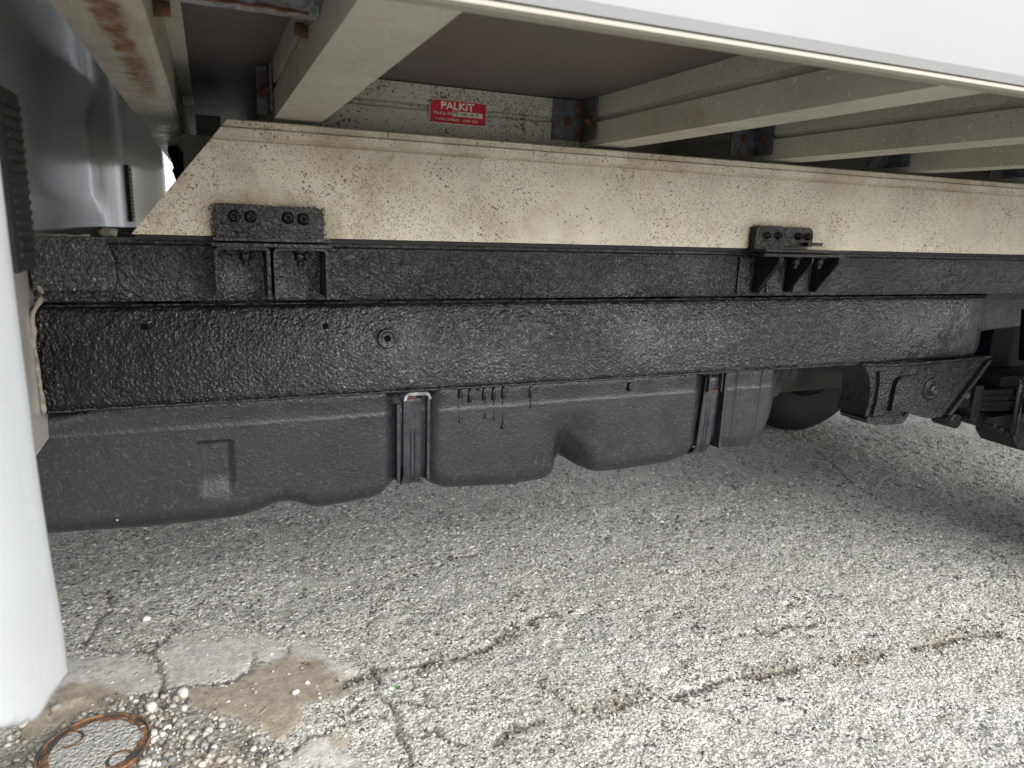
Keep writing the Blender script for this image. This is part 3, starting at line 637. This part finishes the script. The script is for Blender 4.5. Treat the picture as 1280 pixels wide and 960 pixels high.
def wheel(x, y, s, r=.338, w=.215):
    pr = [(.20, 0), (.215, -.004), (.27, -.012), (.31, -.006), (r-.012, .008), (r-.002, .022), (r, .04), (r, w-.04), (r-.002, w-.022), (r-.012, w-.008), (.31, w+.006), (.27, w+.012), (.215, w+.004), (.20, w)]
    t = bmobj('wheel', lathe(pr, (x, y, -.72+r), 'y', 56), tyrem, truck)
    # tread blocks
    bm = bmesh.new()
    for k in range(56):
        a = 2*math.pi*k/56
        for j in range(4):
            y0 = y+.022+j*(w-.044)/4; d = Vector((math.cos(a), 0, math.sin(a))); tt = Vector((-math.sin(a), 0, math.cos(a))); c0 = Vector((x, 0, -.72+r))+d*(r-.004)
            vs = []
            for (uu, vv, hh) in ((-.015, 0, 0), (.015, 0, 0), (.015, 1, 0), (-.015, 1, 0), (-.014, 0, .006), (.014, 0, .006), (.014, 1, .006), (-.014, 1, .006)):
                p = c0+tt*uu+d*hh*.6; p.y = y0+vv*((w-.044)/4-.008); vs.append(bm.verts.new(p))
            for f in ((0, 1, 5, 4), (1, 2, 6, 5), (2, 3, 7, 6), (3, 0, 4, 7), (4, 5, 6, 7)): bm.faces.new([vs[q] for q in f])
    o = bmobj('tread', bm, tyrem, t); o['kind'] = 'stuff'
    yo = y+.06 if s < 0 else y+w-.06
    bmobj('rim', lathe([(.203, y+.01-yo), (.19, y+.015-yo), (.18, 0), (.09, s*.02), (.07, s*.03), (.001, s*.03)] if s < 0 else [(.203, y+w-.01-yo), (.19, y+w-.015-yo), (.18, 0), (.09, .02), (.07, .03), (.001, .03)], (x, yo, -.72+r), 'y', 40), steel, t)
    bmobj('rim_back', lathe([(.203, 0), (.18, .03*(-s)), (.16, .03*(-s)), (.001, .035*(-s))], (x, y+w-.01 if s < 0 else y+.01, -.72+r), 'y', 40), tyrem, t)
    return t
wheel(2.05, .60, -1); wheel(1.99, 1.905, 1)
wheel(-1.45, .47, -1); wheel(-1.45, 2*YC-.47-.215, 1)

# out-of-view guard over the near rear wheel, added to shade the rail end
arc = [(2.05+.41*math.cos(math.radians(q)), -.382+.41*math.sin(math.radians(q))) for q in range(20, 161, 10)]; arc2 = [(2.05+.402*math.cos(math.radians(q)), -.382+.402*math.sin(math.radians(q))) for q in range(160, 19, -10)]
bmobj('shading_mudguard', prism(arc+arc2, .56, .86, 'y', 0), rubber, truck)

# ------------------------------------------------------------------ cab
def cab_path():
    p = [(-2.05, .80), (-2.0, .55), (-1.8, .44), (-1.2, .415), (-.6, .416), (-.30, .418), (-.20, .419), (-.18, .4195)]
    # flat folded edge: side panel, a crease, then a nearly flat facet that ends in a tight fold
    p += [(-.150, .4205), (-.140, .4212), (-.134, .4222), (-.130, .4240), (-.1275, .4268)]
    for kk in range(1, 14):
        f = kk/14; p.append((-.1275+.0262*f+.0016*math.sin(math.pi*f), .4268+.0560*f-.0030*math.sin(math.pi*f)))
    p += [(-.1010, .4840), (-.1012, .4870), (-.1030, .4895), (-.1070, .4910), (-.12, .4925), (-.14, .496)]
    p += [(-.166, .545), (-.167, .60), (-.167, .63), (-.168, .66), (-.168, .74), (-.175, .80), (-.195, .86), (-.2035, .90)]
    p += [(-.2035, y) for y in np.arange(.95, 1.72, .035)]
    p += [(-.203, 1.74), (-.201, 1.78), (-.196, 1.82), (-.189, 1.86), (-.184, 1.90), (-.182, 1.95), (-.182, 2.0), (-.182, 2.08), (-.180, 2.12), (-.172, 2.16), (-.155, 2.20), (-.13, 2.235), (-.112, 2.26), (-.107, 2.29), (-.112, 2.31), (-.135, 2.325), (-.2, 2.325), (-1.2, 2.325), (-1.8, 2.30), (-2.0, 2.19), (-2.05, 1.94)]
    return p
CP = cab_path(); cz = [-.32, -.315, -.31, -.305, -.30, -.295, -.290, -.285, -.28, -.27, -.25] + list(np.arange(-.235, .36, .02)) + [.45, .6, .9, 1.15, 1.25, 1.3]
def clip_z(x, y):       # height of the cab's lower edge; the rear corner is clipped upwards
    if y > .6 or x < -.135: return -.288
    for q in range(80):
        z = -.34+q*.0015; p = np.array([x, y, z]) @ RM; u_, v_ = CX-F*p[0]/p[2], CY+F*p[1]/p[2]
        if v_ <= np.interp(u_, [-40, 0, 45, 87], [922, 915, 903, 840]): return z
    return -.288
Vc = []
for z in cz:
    for (x, y) in CP:
        zz = z; xx, yy = x, y
        if z <= -.25:
            lim = clip_z(x, y); zz = max(z, lim)
            if z < lim-.004 and y < .5: yy += .006; xx -= .003
        if z > -.10 and z < .36 and .88 < y < 1.86:      # pressed recess in the back panel with soft rim
            e = float(sm(y, .90, .97)*(1-sm(y, 1.72, 1.80)))*float(sm(z, -.012, .02)*(1-sm(z, .17, .24)))
            xx -= .014*e
        if y < .5 and -.6 < x: yy += .0020*math.sin(z*31+x*17)*math.exp(-((z+.20)/.10)**2)-.005*math.exp(-((z+.225)/.014)**2-((x+.13)/.03)**2)+.004*math.exp(-((z+.12)/.010)**2-((x+.125)/.02)**2); 
        if y < .46 and x < -.10 and z < -.12: yy += .0022*math.exp(-((x+.1275)/.004)**2)*float(sm(-z, .08, .16))
        if y < .49 and -.13 < x < -.10 and z < .3: xx -= .0035*float(sm(z, -.27, -.12))*float(1-sm(z, .05, .25))
        if z > 1.2: xx = -.9+(xx+.9)*(1-(z-1.2)*1.5); yy = YC+(yy-YC)*(1-(z-1.2)*1.5)
        Vc.append((xx, yy, zz))
me = grid_mesh('cab_body', np.array(Vc), len(cz), len(CP), True)
bmv = bmesh.new(); bmv.from_mesh(me); bmesh.ops.holes_fill(bmv, edges=[e for e in bmv.edges if e.is_boundary], sides=0); bmesh.ops.recalc_face_normals(bmv, faces=bmv.faces); bmv.to_mesh(me); bmv.free()
cab = place('cab_body', me, cabw, truck, True); cab['label'] = 'white painted cab with a scuffed glossy rear wall and a creased lower corner'
bmobj('hem_fold', tube([(-.135, .4240, -.284), (-.16, .419, -.287), (-.22, .415, -.289), (-.5, .414, -.289), (-.9, .414, -.289)], [.002, .0045, .005, .005, .005], 10), cabw, cab)
bmobj('door_window', box(-1.35, -.55, .408, .414, .55, 1.05, .002), glassm, cab)
bmobj('rear_window', box(-.2045, -.2005, .80, 1.94, .62, 1.0, .002), glassm, cab)
for sx in (.412,): bmobj('door_seam', box(-.452, -.446, .4125, .4155, -.25, 1.1, .0005), inkm, cab)
# ribbed vents left and right on the cab rear
def vent(x0, x1, y0, y1, z0, z1, nr, par):
    v = bmobj('cab_vent', box(x0, x1, y0, y1, z0, z1, min(.011, (y1-y0)*.3, (x1-x0)*.4), 4), rubber, par)
    for k in range(nr):
        z = z0+.012+(z1-z0-.022)*k/(nr-1)
        bmobj('vent_rib', box(x1-.003, x1+.0022, y0+.012, y1-.006, z-.0016, z+.0016, .0008), rubber, v)
    return v
v = vent(-.172, -.1265, .602, .664, -.047, .080, 15, truck); v['label'] = 'black ribbed rubber vent on the near side of the cab rear wall'
v = vent(-.186, -.1735, 2.02, 2.09, -.03, .105, 13, truck); v['label'] = 'small black ribbed vent on the far side of the cab rear wall'

# ------------------------------------------------------------------ ground
def vnoise(x, y, sc, seed, octs=3):
    r = np.random.default_rng(seed); out = np.zeros_like(x); amp = 1; tot = 0
    for o in range(octs):
        G = r.random((256, 256)); u = x*sc*(2**o)+37.3*o+500; v = y*sc*(2**o)+11.7*o+500
        i = np.floor(u).astype(int); j = np.floor(v).astype(int); fu = u-i; fv = v-j; fu = fu*fu*(3-2*fu); fv = fv*fv*(3-2*fv)
        a = G[i % 256, j % 256]; b = G[(i+1) % 256, j % 256]; c_ = G[i % 256, (j+1) % 256]; d = G[(i+1) % 256, (j+1) % 256]
        out += amp*((a*(1-fu)+b*fu)*(1-fv)+(c_*(1-fu)+d*fu)*fv); tot += amp; amp *= .55
    return out/tot
def G2(pts): return np.array([onG(u, v)[:2] for u, v in pts])
CR = [([(40, 822), (70, 815), (105, 808), (150, 815), (190, 816)], .006), ([(105, 808), (120, 780), (140, 755), (140, 735)], .005), ([(190, 816), (200, 830), (205, 860), (208, 880)], .006), ([(190, 816), (215, 795), (222, 788), (214, 785)], .004),
      ([(208, 858), (225, 858), (262, 856), (300, 850), (315, 838), (320, 815)], .003), ([(430, 862), (465, 840), (490, 838), (520, 830), (580, 820), (620, 800), (640, 780), (690, 765)], .012), ([(465, 840), (480, 870), (500, 905), (508, 930), (512, 962)], .006),
      ([(495, 895), (460, 897), (430, 905), (405, 918), (385, 925), (365, 942), (330, 962)], .004), ([(470, 868), (450, 880), (425, 900)], .004), ([(500, 905), (520, 918), (540, 915), (560, 925), (590, 930)], .005), ([(490, 882), (520, 878), (545, 880)], .003),
      ([(620, 922), (640, 915), (660, 902), (700, 892), (755, 887), (812, 872), (850, 870), (900, 852), (950, 845), (1000, 832), (1050, 826), (1080, 818), (1150, 806), (1240, 790)], .011),
      ([(455, 800), (460, 770), (470, 745)], .003), ([(450, 745), (490, 715), (540, 700), (600, 692)], .002), ([(640, 835), (665, 845), (690, 870), (715, 890)], .003), ([(360, 810), (362, 825), (390, 830)], .003), ([(900, 800), (960, 785), (1040, 775)], .004), ([(1020, 560), (1060, 600), (1120, 640)], .003)]
def segdist(x, y, P):
    d = np.full(x.shape, 9.)
    for a, b in zip(P, P[1:]):
        ab = b-a; t = np.clip(((x-a[0])*ab[0]+(y-a[1])*ab[1])/(ab@ab), 0, 1); d = np.minimum(d, np.hypot(x-a[0]-t*ab[0], y-a[1]-t*ab[1]))
    return d
def inpoly(x, y, P, soft, wob):
    ins = np.zeros(x.shape, bool); n = len(P)
    for i in range(n):
        a, b = P[i], P[(i+1) % n]; cnd = ((a[1] > y) != (b[1] > y)); xx = (b[0]-a[0])*(y-a[1])/(b[1]-a[1]+1e-12)+a[0]; ins ^= cnd & (x < xx)
    d = segdist(x, y, list(P)+[P[0]]); d = np.where(ins, d, -d)+wob
    return sm(d, -soft, soft)
DIRT = [G2([(215, 868), (262, 858), (305, 852), (322, 832), (360, 824), (410, 826), (415, 845), (438, 858), (425, 872), (380, 880), (378, 905), (350, 925), (320, 912), (290, 902), (250, 885), (180, 870)]), G2([(60, 868), (90, 850), (160, 868), (110, 895), (60, 905), (20, 925)]), G2([(415, 922), (440, 918), (440, 935), (418, 936)]), G2([(180, 962), (210, 945), (300, 935), (300, 962)])]
SMOOTH = [G2([(60, 820), (150, 818), (200, 835), (208, 856), (160, 880), (100, 885), (60, 890), (40, 850)]), G2([(200, 822), (225, 800), (330, 795), (400, 815), (440, 845), (330, 830), (300, 848), (210, 856)]), G2([(400, 918), (340, 962), (480, 962), (440, 935)]), G2([(350, 815), (440, 830), (455, 850), (420, 850), (400, 825)])]
GRAV = [G2([(0, 925), (70, 885), (150, 868), (190, 858), (250, 880), (290, 905), (330, 915), (345, 940), (330, 965), (150, 990), (0, 1010), (-60, 980)])]
def masks(x, y):
    wob = (vnoise(x, y, 40, 3)-.5)*.03; wx = x+(vnoise(x, y, 30, 5)-.5)*.03; wy = y+(vnoise(x, y, 30, 6)-.5)*.03
    crack = np.zeros_like(x); brown = np.zeros_like(x)
    for P, wd in CR:
        d = segdist(wx, wy, G2(P)); ww = wd*(.5+vnoise(x, y, 25, 9))
        crack = np.maximum(crack, (1-sm(d, ww*.25, ww))*(sm(vnoise(x, y, 14, 63, 3), .34, .50) if wd > .009 else 1)); brown = np.maximum(brown, (1-sm(d, ww, ww*3.2))*(1 if wd > .009 else .4)*sm(vnoise(x, y, 9, 61, 4), .40, .62))
    dirt = np.max([inpoly(x, y, P, .010, wob) for P in DIRT], 0); smooth = np.max([inpoly(x, y, P, .015, wob) for P in SMOOTH], 0); grav = np.max([inpoly(x, y, P, .015, wob) for P in GRAV], 0)
    return crack, brown, dirt, smooth, grav
gx = np.concatenate([-np.geomspace(80, .62, 26), np.arange(-.6, 2.65, .005), 2.65+np.geomspace(.012, 80, 34)])
gy = np.concatenate([-np.geomspace(80, .02, 34)+.35, np.arange(.35, 1.25, .0045), 1.25+np.cumsum(np.linspace(.005, .011, 170)), 2.62+np.geomspace(.02, 90, 34)])
GX, GY = np.meshgrid(gx, gy, indexing='ij'); fx, fy = GX.ravel(), GY.ravel()
near = (fx > -.7) & (fx < 2.8) & (fy > .3) & (fy < 2.7)
cr, br, di, smo, gr = [np.zeros(fx.shape) for _ in range(5)]
cr[near], br[near], di[near], smo[near], gr[near] = masks(fx[near], fy[near])
def ghz(x, y, cr, di, smo, gr):
    h = (vnoise(x, y, 6, 21)-.5)*.012+(vnoise(x, y, 60, 22, 2)-.5)*.0035*(1-.6*np.maximum(di, smo))
    pit = sm(vnoise(x, y, 45, 23, 2), .60, .78)*.003*(1-np.maximum(di, smo))
    return h-pit-cr*.005-gr*.003+di*.001
gz = np.where(near, ghz(fx, fy, cr, di, smo, gr), 0)*sm(6-np.hypot(fx, fy), 0, 3)
me = grid_mesh('ground', np.stack([fx, fy, gz-H], -1), len(gx), len(gy))
for nme, a in (('crack', cr), ('brown', br), ('dirt', di), ('fines', smo), ('gravel', gr)):
    me.attributes.new(nme, 'FLOAT', 'POINT').data.foreach_set('value', a.astype(np.float32))
gm = Mat('worn_asphalt', (.3, .3, .28), .85)
colr = gm.ramp(gm.noise(330, 4, .7), (.30, (.18, .18, .17)), (.47, (.45, .445, .415)), (.65, (.68, .675, .62)))
colr = gm.mix(gm.mr(gm.noise(4, 5, .6), .38, .68, 0, .5), colr, gm.mix(.5, colr, (.20, .185, .15)))
dk = gm.mr(gm.noise(150, 4, .72, 1.0), .555, .58); dk = gm.math('MULTIPLY', dk, gm.mr(gm.noise(16, 3, .6), .3, .6, .25, 1.))
dk2 = gm.math('MULTIPLY', gm.mr(gm.noise(75, 3, .6, .6, v=gm.map((1, 1.6, 1), (0, 0, .5))), .585, .61), gm.mr(gm.noise(7, 3, .6), .4, .6, .25, 1.))
colr = gm.mix(gm.mr(gm.noise(210, 2), .6, .68, 0, .5), colr, (.50, .43, .30))
dk = gm.math('MAXIMUM', dk, dk2)
colr = gm.mix(dk, colr, (.034, .033, .040))
fin = gm.ramp(gm.noise(42, 8, .75), (.33, (.28, .275, .26)), (.48, (.43, .42, .39)), (.64, (.56, .55, .515)))
colr = gm.mix(gm.math('MULTIPLY', gm.attr('fines'), .85), colr, fin)
colr = gm.mix(gm.math('MULTIPLY', gm.attr('gravel'), .6), colr, (.20, .18, .145))
colr = gm.mix(gm.math('MULTIPLY', gm.attr('brown'), .55), colr, gm.ramp(gm.noise(240, 4, .7), (.35, (.09, .07, .045)), (.65, (.34, .29, .21))))
colr = gm.mix(gm.attr('dirt'), colr, gm.ramp(gm.noise(38, 8, .75), (.33, (.19, .155, .115)), (.5, (.29, .25, .19)), (.66, (.38, .335, .265))))
colr = gm.mix(gm.math('MULTIPLY', gm.math('MULTIPLY', gm.attr('crack'), gm.mr(gm.noise(90, 4, .7), .36, .56)), .9), colr, (.055, .045, .034))
gm.set('Base Color', colr)
hh = gm.math('ADD', gm.math('MULTIPLY', gm.vor(170, 'SMOOTH_F1', smooth=.3), -1.), gm.math('MULTIPLY', gm.noise(300, 4, .65), .8)); hh = gm.math('SUBTRACT', hh, gm.math('MULTIPLY', dk, .8))
hh = gm.math('MULTIPLY', hh, gm.mr(gm.math('MAXIMUM', gm.attr('fines'), gm.attr('dirt')), 0, 1, 1., .22))
gm.set('Normal', gm.bump(hh, .0023)); gm.set('Roughness', .9)
ground = place('ground', me, gm, None, True); ground['kind'] = 'structure'

def stone_mesh(name, x, y, z, r, hgt, tone, hue, seg=6, full=False):
    """many small angular stones in one mesh"""
    n = len(x); th = np.linspace(0, 2*math.pi, seg, endpoint=False)[None, :]+rng.random((n, 1))*6.28
    jr = 1+(rng.random((n, seg))-.5)*.55; el = 1+(rng.random((n, 1))-.3)*.5; ra = rng.random((n, 1))*3.14
    def ring(s, zz, jit=.25):
        rr = r[:, None]*jr*s*(1+(rng.random((n, seg))-.5)*jit); a = rr*np.cos(th)*el; b = rr*np.sin(th)
        return np.stack([x[:, None]+a*np.cos(ra)-b*np.sin(ra), y[:, None]+a*np.sin(ra)+b*np.cos(ra), z[:, None]+zz+hgt[:, None]*(rng.random((n, seg))-.5)*.25], -1)
    h = hgt[:, None]
    rows = [ring(.8, -h*.6), ring(1., h*.25), ring(.62, h*.95)] if full else [ring(1., -h*.5), ring(.68, h*.95)]
    m = len(rows); top = np.stack([x, y, z+hgt*1.08], -1)[:, None, :]
    Vv = np.concatenate(rows+[top], 1); nvp = m*seg+1
    tri = []
    for q in range(m-1):
        for s in range(seg):
            a, b, c_, d = q*seg+s, q*seg+(s+1) % seg, (q+1)*seg+(s+1) % seg, (q+1)*seg+s; tri += [(a, b, c_), (a, c_, d)]
    for s in range(seg): tri.append(((m-1)*seg+s, (m-1)*seg+(s+1) % seg, m*seg))
    tri = np.array(tri)[None]+(np.arange(n)*nvp)[:, None, None]; tri = tri.reshape(-1, 3)
    me = bpy.data.meshes.new(name); me.vertices.add(n*nvp); me.vertices.foreach_set('co', Vv.astype(np.float32).ravel())
    me.loops.add(tri.size); me.loops.foreach_set('vertex_index', tri.ravel().astype(np.int32)); me.polygons.add(len(tri)); me.polygons.foreach_set('loop_start', (np.arange(len(tri))*3).astype(np.int32)); me.update(calc_edges=True)
    me.attributes.new('tone', 'FLOAT', 'POINT').data.foreach_set('value', np.repeat(tone, nvp).astype(np.float32))
    me.attributes.new('hue', 'FLOAT', 'POINT').data.foreach_set('value', np.repeat(hue, nvp).astype(np.float32))
    return me
stm = Mat('pale_stone', (.4, .4, .37), .8)
sc_ = stm.ramp(stm.attr('tone'), (0, (.05, .05, .055)), (.22, (.22, .218, .21)), (.55, (.47, .465, .43)), (1, (.68, .67, .61)))
stm.set('Base Color', stm.mix(stm.mr(stm.noise(600, 3), .4, .7, 0, .25), stm.mix(stm.attr('hue'), sc_, (.30, .235, .15)), (.2, .19, .17))); stm.set('Normal', stm.bump(stm.noise(500, 3), .0006))
def scatter(x0, x1, y0, y1, sp):
    nx_, ny_ = int((x1-x0)/sp), int((y1-y0)/sp); a, b = np.meshgrid(np.arange(nx_), np.arange(ny_), indexing='ij')
    x = x0+(a+.5*(b % 2)+rng.random(a.shape)*.75)*sp; y = y0+(b+rng.random(b.shape)*.75)*sp; x, y = x.ravel(), y.ravel()
    p = np.stack([x, y, np.full_like(x, -H)], -1) @ RM; u = CX-F*p[:, 0]/p[:, 2]; v = CY+F*p[:, 1]/p[:, 2]
    k = (p[:, 2] < 0) & (u > -120) & (u < 1400) & (v < 1080); return x[k], y[k]
parts = []
for (y0, y1, sp) in ((.42, .95, .0066), (.95, 1.35, .0078), (1.35, 2.0, .0105)):
    parts.append([*scatter(-.6, 2.6, y0, y1, sp), sp])
X_, Y_, R_ = [], [], []
for x, y, sp in parts: X_.append(x); Y_.append(y); R_.append(np.full(x.shape, sp))
x, y, sp = np.concatenate(X_), np.concatenate(Y_), np.concatenate(R_)
c1, b1, d1, s1_, g1 = masks(x, y)
pr = .55*sm(vnoise(x, y, 22, 31, 3), .22, .55)*(1-.97*d1)*(1-.80*s1_)*(1-c1)*(1-.5*g1)
kk = rng.random(x.shape) < pr; x, y, sp, b1 = x[kk], y[kk], sp[kk], b1[kk]; z = ghz(x, y, c1[kk], d1[kk], s1_[kk], g1[kk])-H
r = sp*(.22+.34*rng.random(x.shape)**1.5); tone = np.clip(rng.normal(.50, .25, x.shape), 0, 1)
me = stone_mesh('asphalt_aggregate', x, y, z, r, r*.28, tone, np.where(rng.random(x.shape) < .08+.45*b1, .45*rng.random(x.shape), .05))
o = place('asphalt_aggregate', me, stm); o['kind'] = 'stuff'; tag(o, 'pale chips of stone set in the worn asphalt', 'asphalt stones')
# loose gravel: patch round the cover, in cracks, along the brown seam
x, y = scatter(-.5, .5, .80, 1.25, .0072); c1, b1, d1, s1_, g1 = masks(x, y)
kk = rng.random(x.shape) < np.maximum(g1*.95*sm(vnoise(x, y, 16, 41), .30, .5), np.maximum(d1*.02, b1*.08)); x, y = x[kk], y[kk]; c1, d1, s1_, g1 = c1[kk], d1[kk], s1_[kk], g1[kk]
r = .0016+.0046*rng.random(x.shape)**2.2
x2, y2 = scatter(-.5, 1.6, .45, 1.35, .0060); q = masks(x2, y2); kk = rng.random(x2.shape) < np.clip(q[0]*.45+q[1]*.42, 0, .8); x2, y2 = x2[kk], y2[kk]
xx, yy = np.concatenate([x, x2]), np.concatenate([y, y2]); rr = np.concatenate([r, .0013+.0020*rng.random(x2.shape)**1.6])
q = masks(xx, yy); zz = ghz(xx, yy, q[0]*.8, q[2], q[3], q[4])-H+rr*.25-.0018*q[0]
me = stone_mesh('loose_gravel', xx, yy, zz, rr, rr*.75, np.clip(rng.normal(.34, .24, xx.shape)-.15*q[0]-.08*q[1], 0, 1), np.where(rng.random(xx.shape) < .3, .5*rng.random(xx.shape), .04), 7, True)
o = place('loose_gravel', me, stm); o['kind'] = 'stuff'; tag(o, 'loose pale gravel gathered in the cracks and beside the rusty cover', 'gravel')
def pebble(u, v, r, label):
    p = onG(u, v); me = stone_mesh('pebble', np.array([p[0]]), np.array([p[1]]), np.array([-H+r*.3]), np.array([r]), np.array([r*.8]), np.array([.95]), np.array([.05]), 9, True)
    o = place('pebble', me, stm, None, True); tag(o, label, 'pebble')
pebble(183, 775, .0060, 'white pebble lying alone on the asphalt a little above the long crack')
pebble(882, 797, .0048, 'small white pebble alone on open asphalt at the right of the picture')
pebble(384, 855, .0048, 'pale pebble lying on the smooth patch of brown dirt')
pebble(189, 886, .0085, 'largest pale stone in the gravel just above the rusty cover')
pebble(230, 868, .0085, 'white stone at the upper edge of the gravel, below the light grey slab')

# rusty round cover, sunk in the asphalt
def fit():
    P = G2([(65, 926), (92, 910), (110, 900.5), (140, 895.6), (171, 897.5), (189, 916), (184, 934), (165, 956)])
    A = np.c_[2*P, np.ones(len(P))]; s = np.linalg.lstsq(A, (P**2).sum(1), rcond=None)[0]; return s[0], s[1], math.sqrt(s[2]+s[0]**2+s[1]**2)
mx, my, mr_ = fit()
cov = empty('round_cover', (mx, my, 0), 'rusty round iron cover sunk in the gravel with curled lugs and a concrete infill', 'manhole cover')
def ring_bm(c, r0, r1, z0, z1, a0=0, a1=2*math.pi, seg=64, wob=0.):
    bm = bmesh.new(); closed = abs(a1-a0-2*math.pi) < 1e-6; rows = []
    for i in range(seg+(0 if closed else 1)):
        a = a0+(a1-a0)*i/seg; ww = wob*math.sin(a*9+1)+wob*math.sin(a*23)
        rows.append([bm.verts.new((c[0]+rr*math.cos(a), c[1]+rr*math.sin(a), z)) for rr, z in ((r0-ww, z0), (r0-ww, z1), (r0+(r1-r0)*.3, z1+.0006), (r1, z1), (r1, z0))])
    for i in range(len(rows)-(0 if closed else 1)):
        A, B = rows[i], rows[(i+1) % len(rows)]
        for j in range(4): bm.faces.new((A[j], B[j], B[j+1], A[j+1]))
    if not closed:
        bm.faces.new(rows[0]); bm.faces.new(rows[-1][::-1])
    return bm
bmobj('outer_rim', ring_bm((mx, my), mr_-.0022, mr_+.001, -H-.01, -H+.0055, wob=.0003), ironm, cov)
bmobj('inner_rim', ring_bm((mx, my), mr_-.0160, mr_-.0032, -H-.01, -H+.0035, wob=.0012), ironm, cov)
def pol(u, v): p = onG(u, v); return p[0], p[1]
l1 = pol(88, 928); l2 = pol(151, 953)
for (lx, ly) in (l1, l2):
    da = math.atan2(ly-my, lx-mx)
    bmobj('lug_ring', ring_bm((lx, ly), .0135, .0175, -H-.01, -H+.0052, da+math.radians(100 if (lx, ly) == l1 else 60), da+math.radians(330), 28, .0004), ironm, cov)
a = np.linspace(0, 2*math.pi, 40, endpoint=False)
infill = Mat('gritty_concrete', (.42, .41, .38), .9)
infill.set('Base Color', infill.ramp(infill.noise(260, 4, .7), (.3, (.20, .195, .18)), (.5, (.38, .375, .35)), (.7, (.52, .51, .48)))); infill.set('Normal', infill.bump(infill.math('ADD', infill.noise(300, 4), infill.math('MULTIPLY', infill.vor(190), -1)), .003))
bm = bmesh.new(); rows = []
for rr in np.linspace(.001, mr_-.009, 14): rows.append([bm.verts.new((mx+rr*math.cos(t), my+rr*math.sin(t), -H+.003+.0022*(1-(rr/mr_)**2)+random.uniform(-.0005, .0005))) for t in a])
for A, B in zip(rows, rows[1:]):
    for i in range(40): bm.faces.new((A[i], A[(i+1) % 40], B[(i+1) % 40], B[i]))
bmobj('concrete_infill', bm, infill, cov, True)
# small weed
wp = onG(497, 862); bm = bmesh.new()
for k in range(11):
    a = k*2.4; L = random.uniform(.005, .009); d = Vector((math.cos(a), math.sin(a), random.uniform(.5, 1.3))).normalized(); s = Vector((-math.sin(a), math.cos(a), 0))*.0016; p = Vector((wp[0], wp[1], -H+.001))
    v = [bm.verts.new(q) for q in (p, p+d*L*.5+s, p+d*L+Vector((0, 0, -.001)), p+d*L*.5-s)]; bm.faces.new(v)
plant = empty('weed', (wp[0], wp[1], 0), 'tiny green weed sprouting beside the forked crack', 'weed'); bmobj('leaves', bm, leafm, plant)
bmobj('stem', tube([(wp[0], wp[1], -H-.002), (wp[0]+.001, wp[1], -H+.004)], .0008, 6), leafm, plant)
# twig
t0, t1, t2 = onG(322, 898), onG(331, 892), onG(337, 887)
o = bmobj('twig', tube([(t0[0], t0[1], -H+.003), (t1[0], t1[1], -H+.006), (t2[0], t2[1], -H+.009)], [.0009, .0011, .0007], 6), edge_trim); tag(o, 'thin pale twig lying across the gravel', 'twig')

# ------------------------------------------------------------------ pale shed far behind the truck, glimpsed between cab and bed
sh = empty('shed', (-2, 11, 0), 'pale ribbed metal shed glimpsed between the cab and the bed', 'shed')
bmobj('wall', box(-9, 5, 10.0, 14, -H, 3.2, .02), corr, sh)
me0 = None
for k in range(60):
    z = -H+.1+k*.065
    if me0 is None:
        o = bmobj('cladding_rib', box(-9, 5, 9.985, 10.0, z, z+.012, 0), corr, sh); me0 = o
    else:
        o = me0.copy(); C.objects.link(o); o.location.z = me0.location.z+k*.065
bmobj('reflection_door', box(.7, 1.7, 9.96, 9.984, -H, 1.4, .01), navy, sh)  # unseen doors and window added to break up the cab wall's reflection
bmobj('reflection_door', box(2.9, 5, 9.96, 9.984, -H, 1.9, .01), galv, sh)
bmobj('reflection_window', box(-1.9, -.9, 9.96, 9.984, .2, 1.2, .01), glassm, sh)
bmobj('roof', prism([(9.7, 3.2), (14.3, 3.2), (12, 4.0)], -9.3, 5.3, 'x', .01), galv, sh)
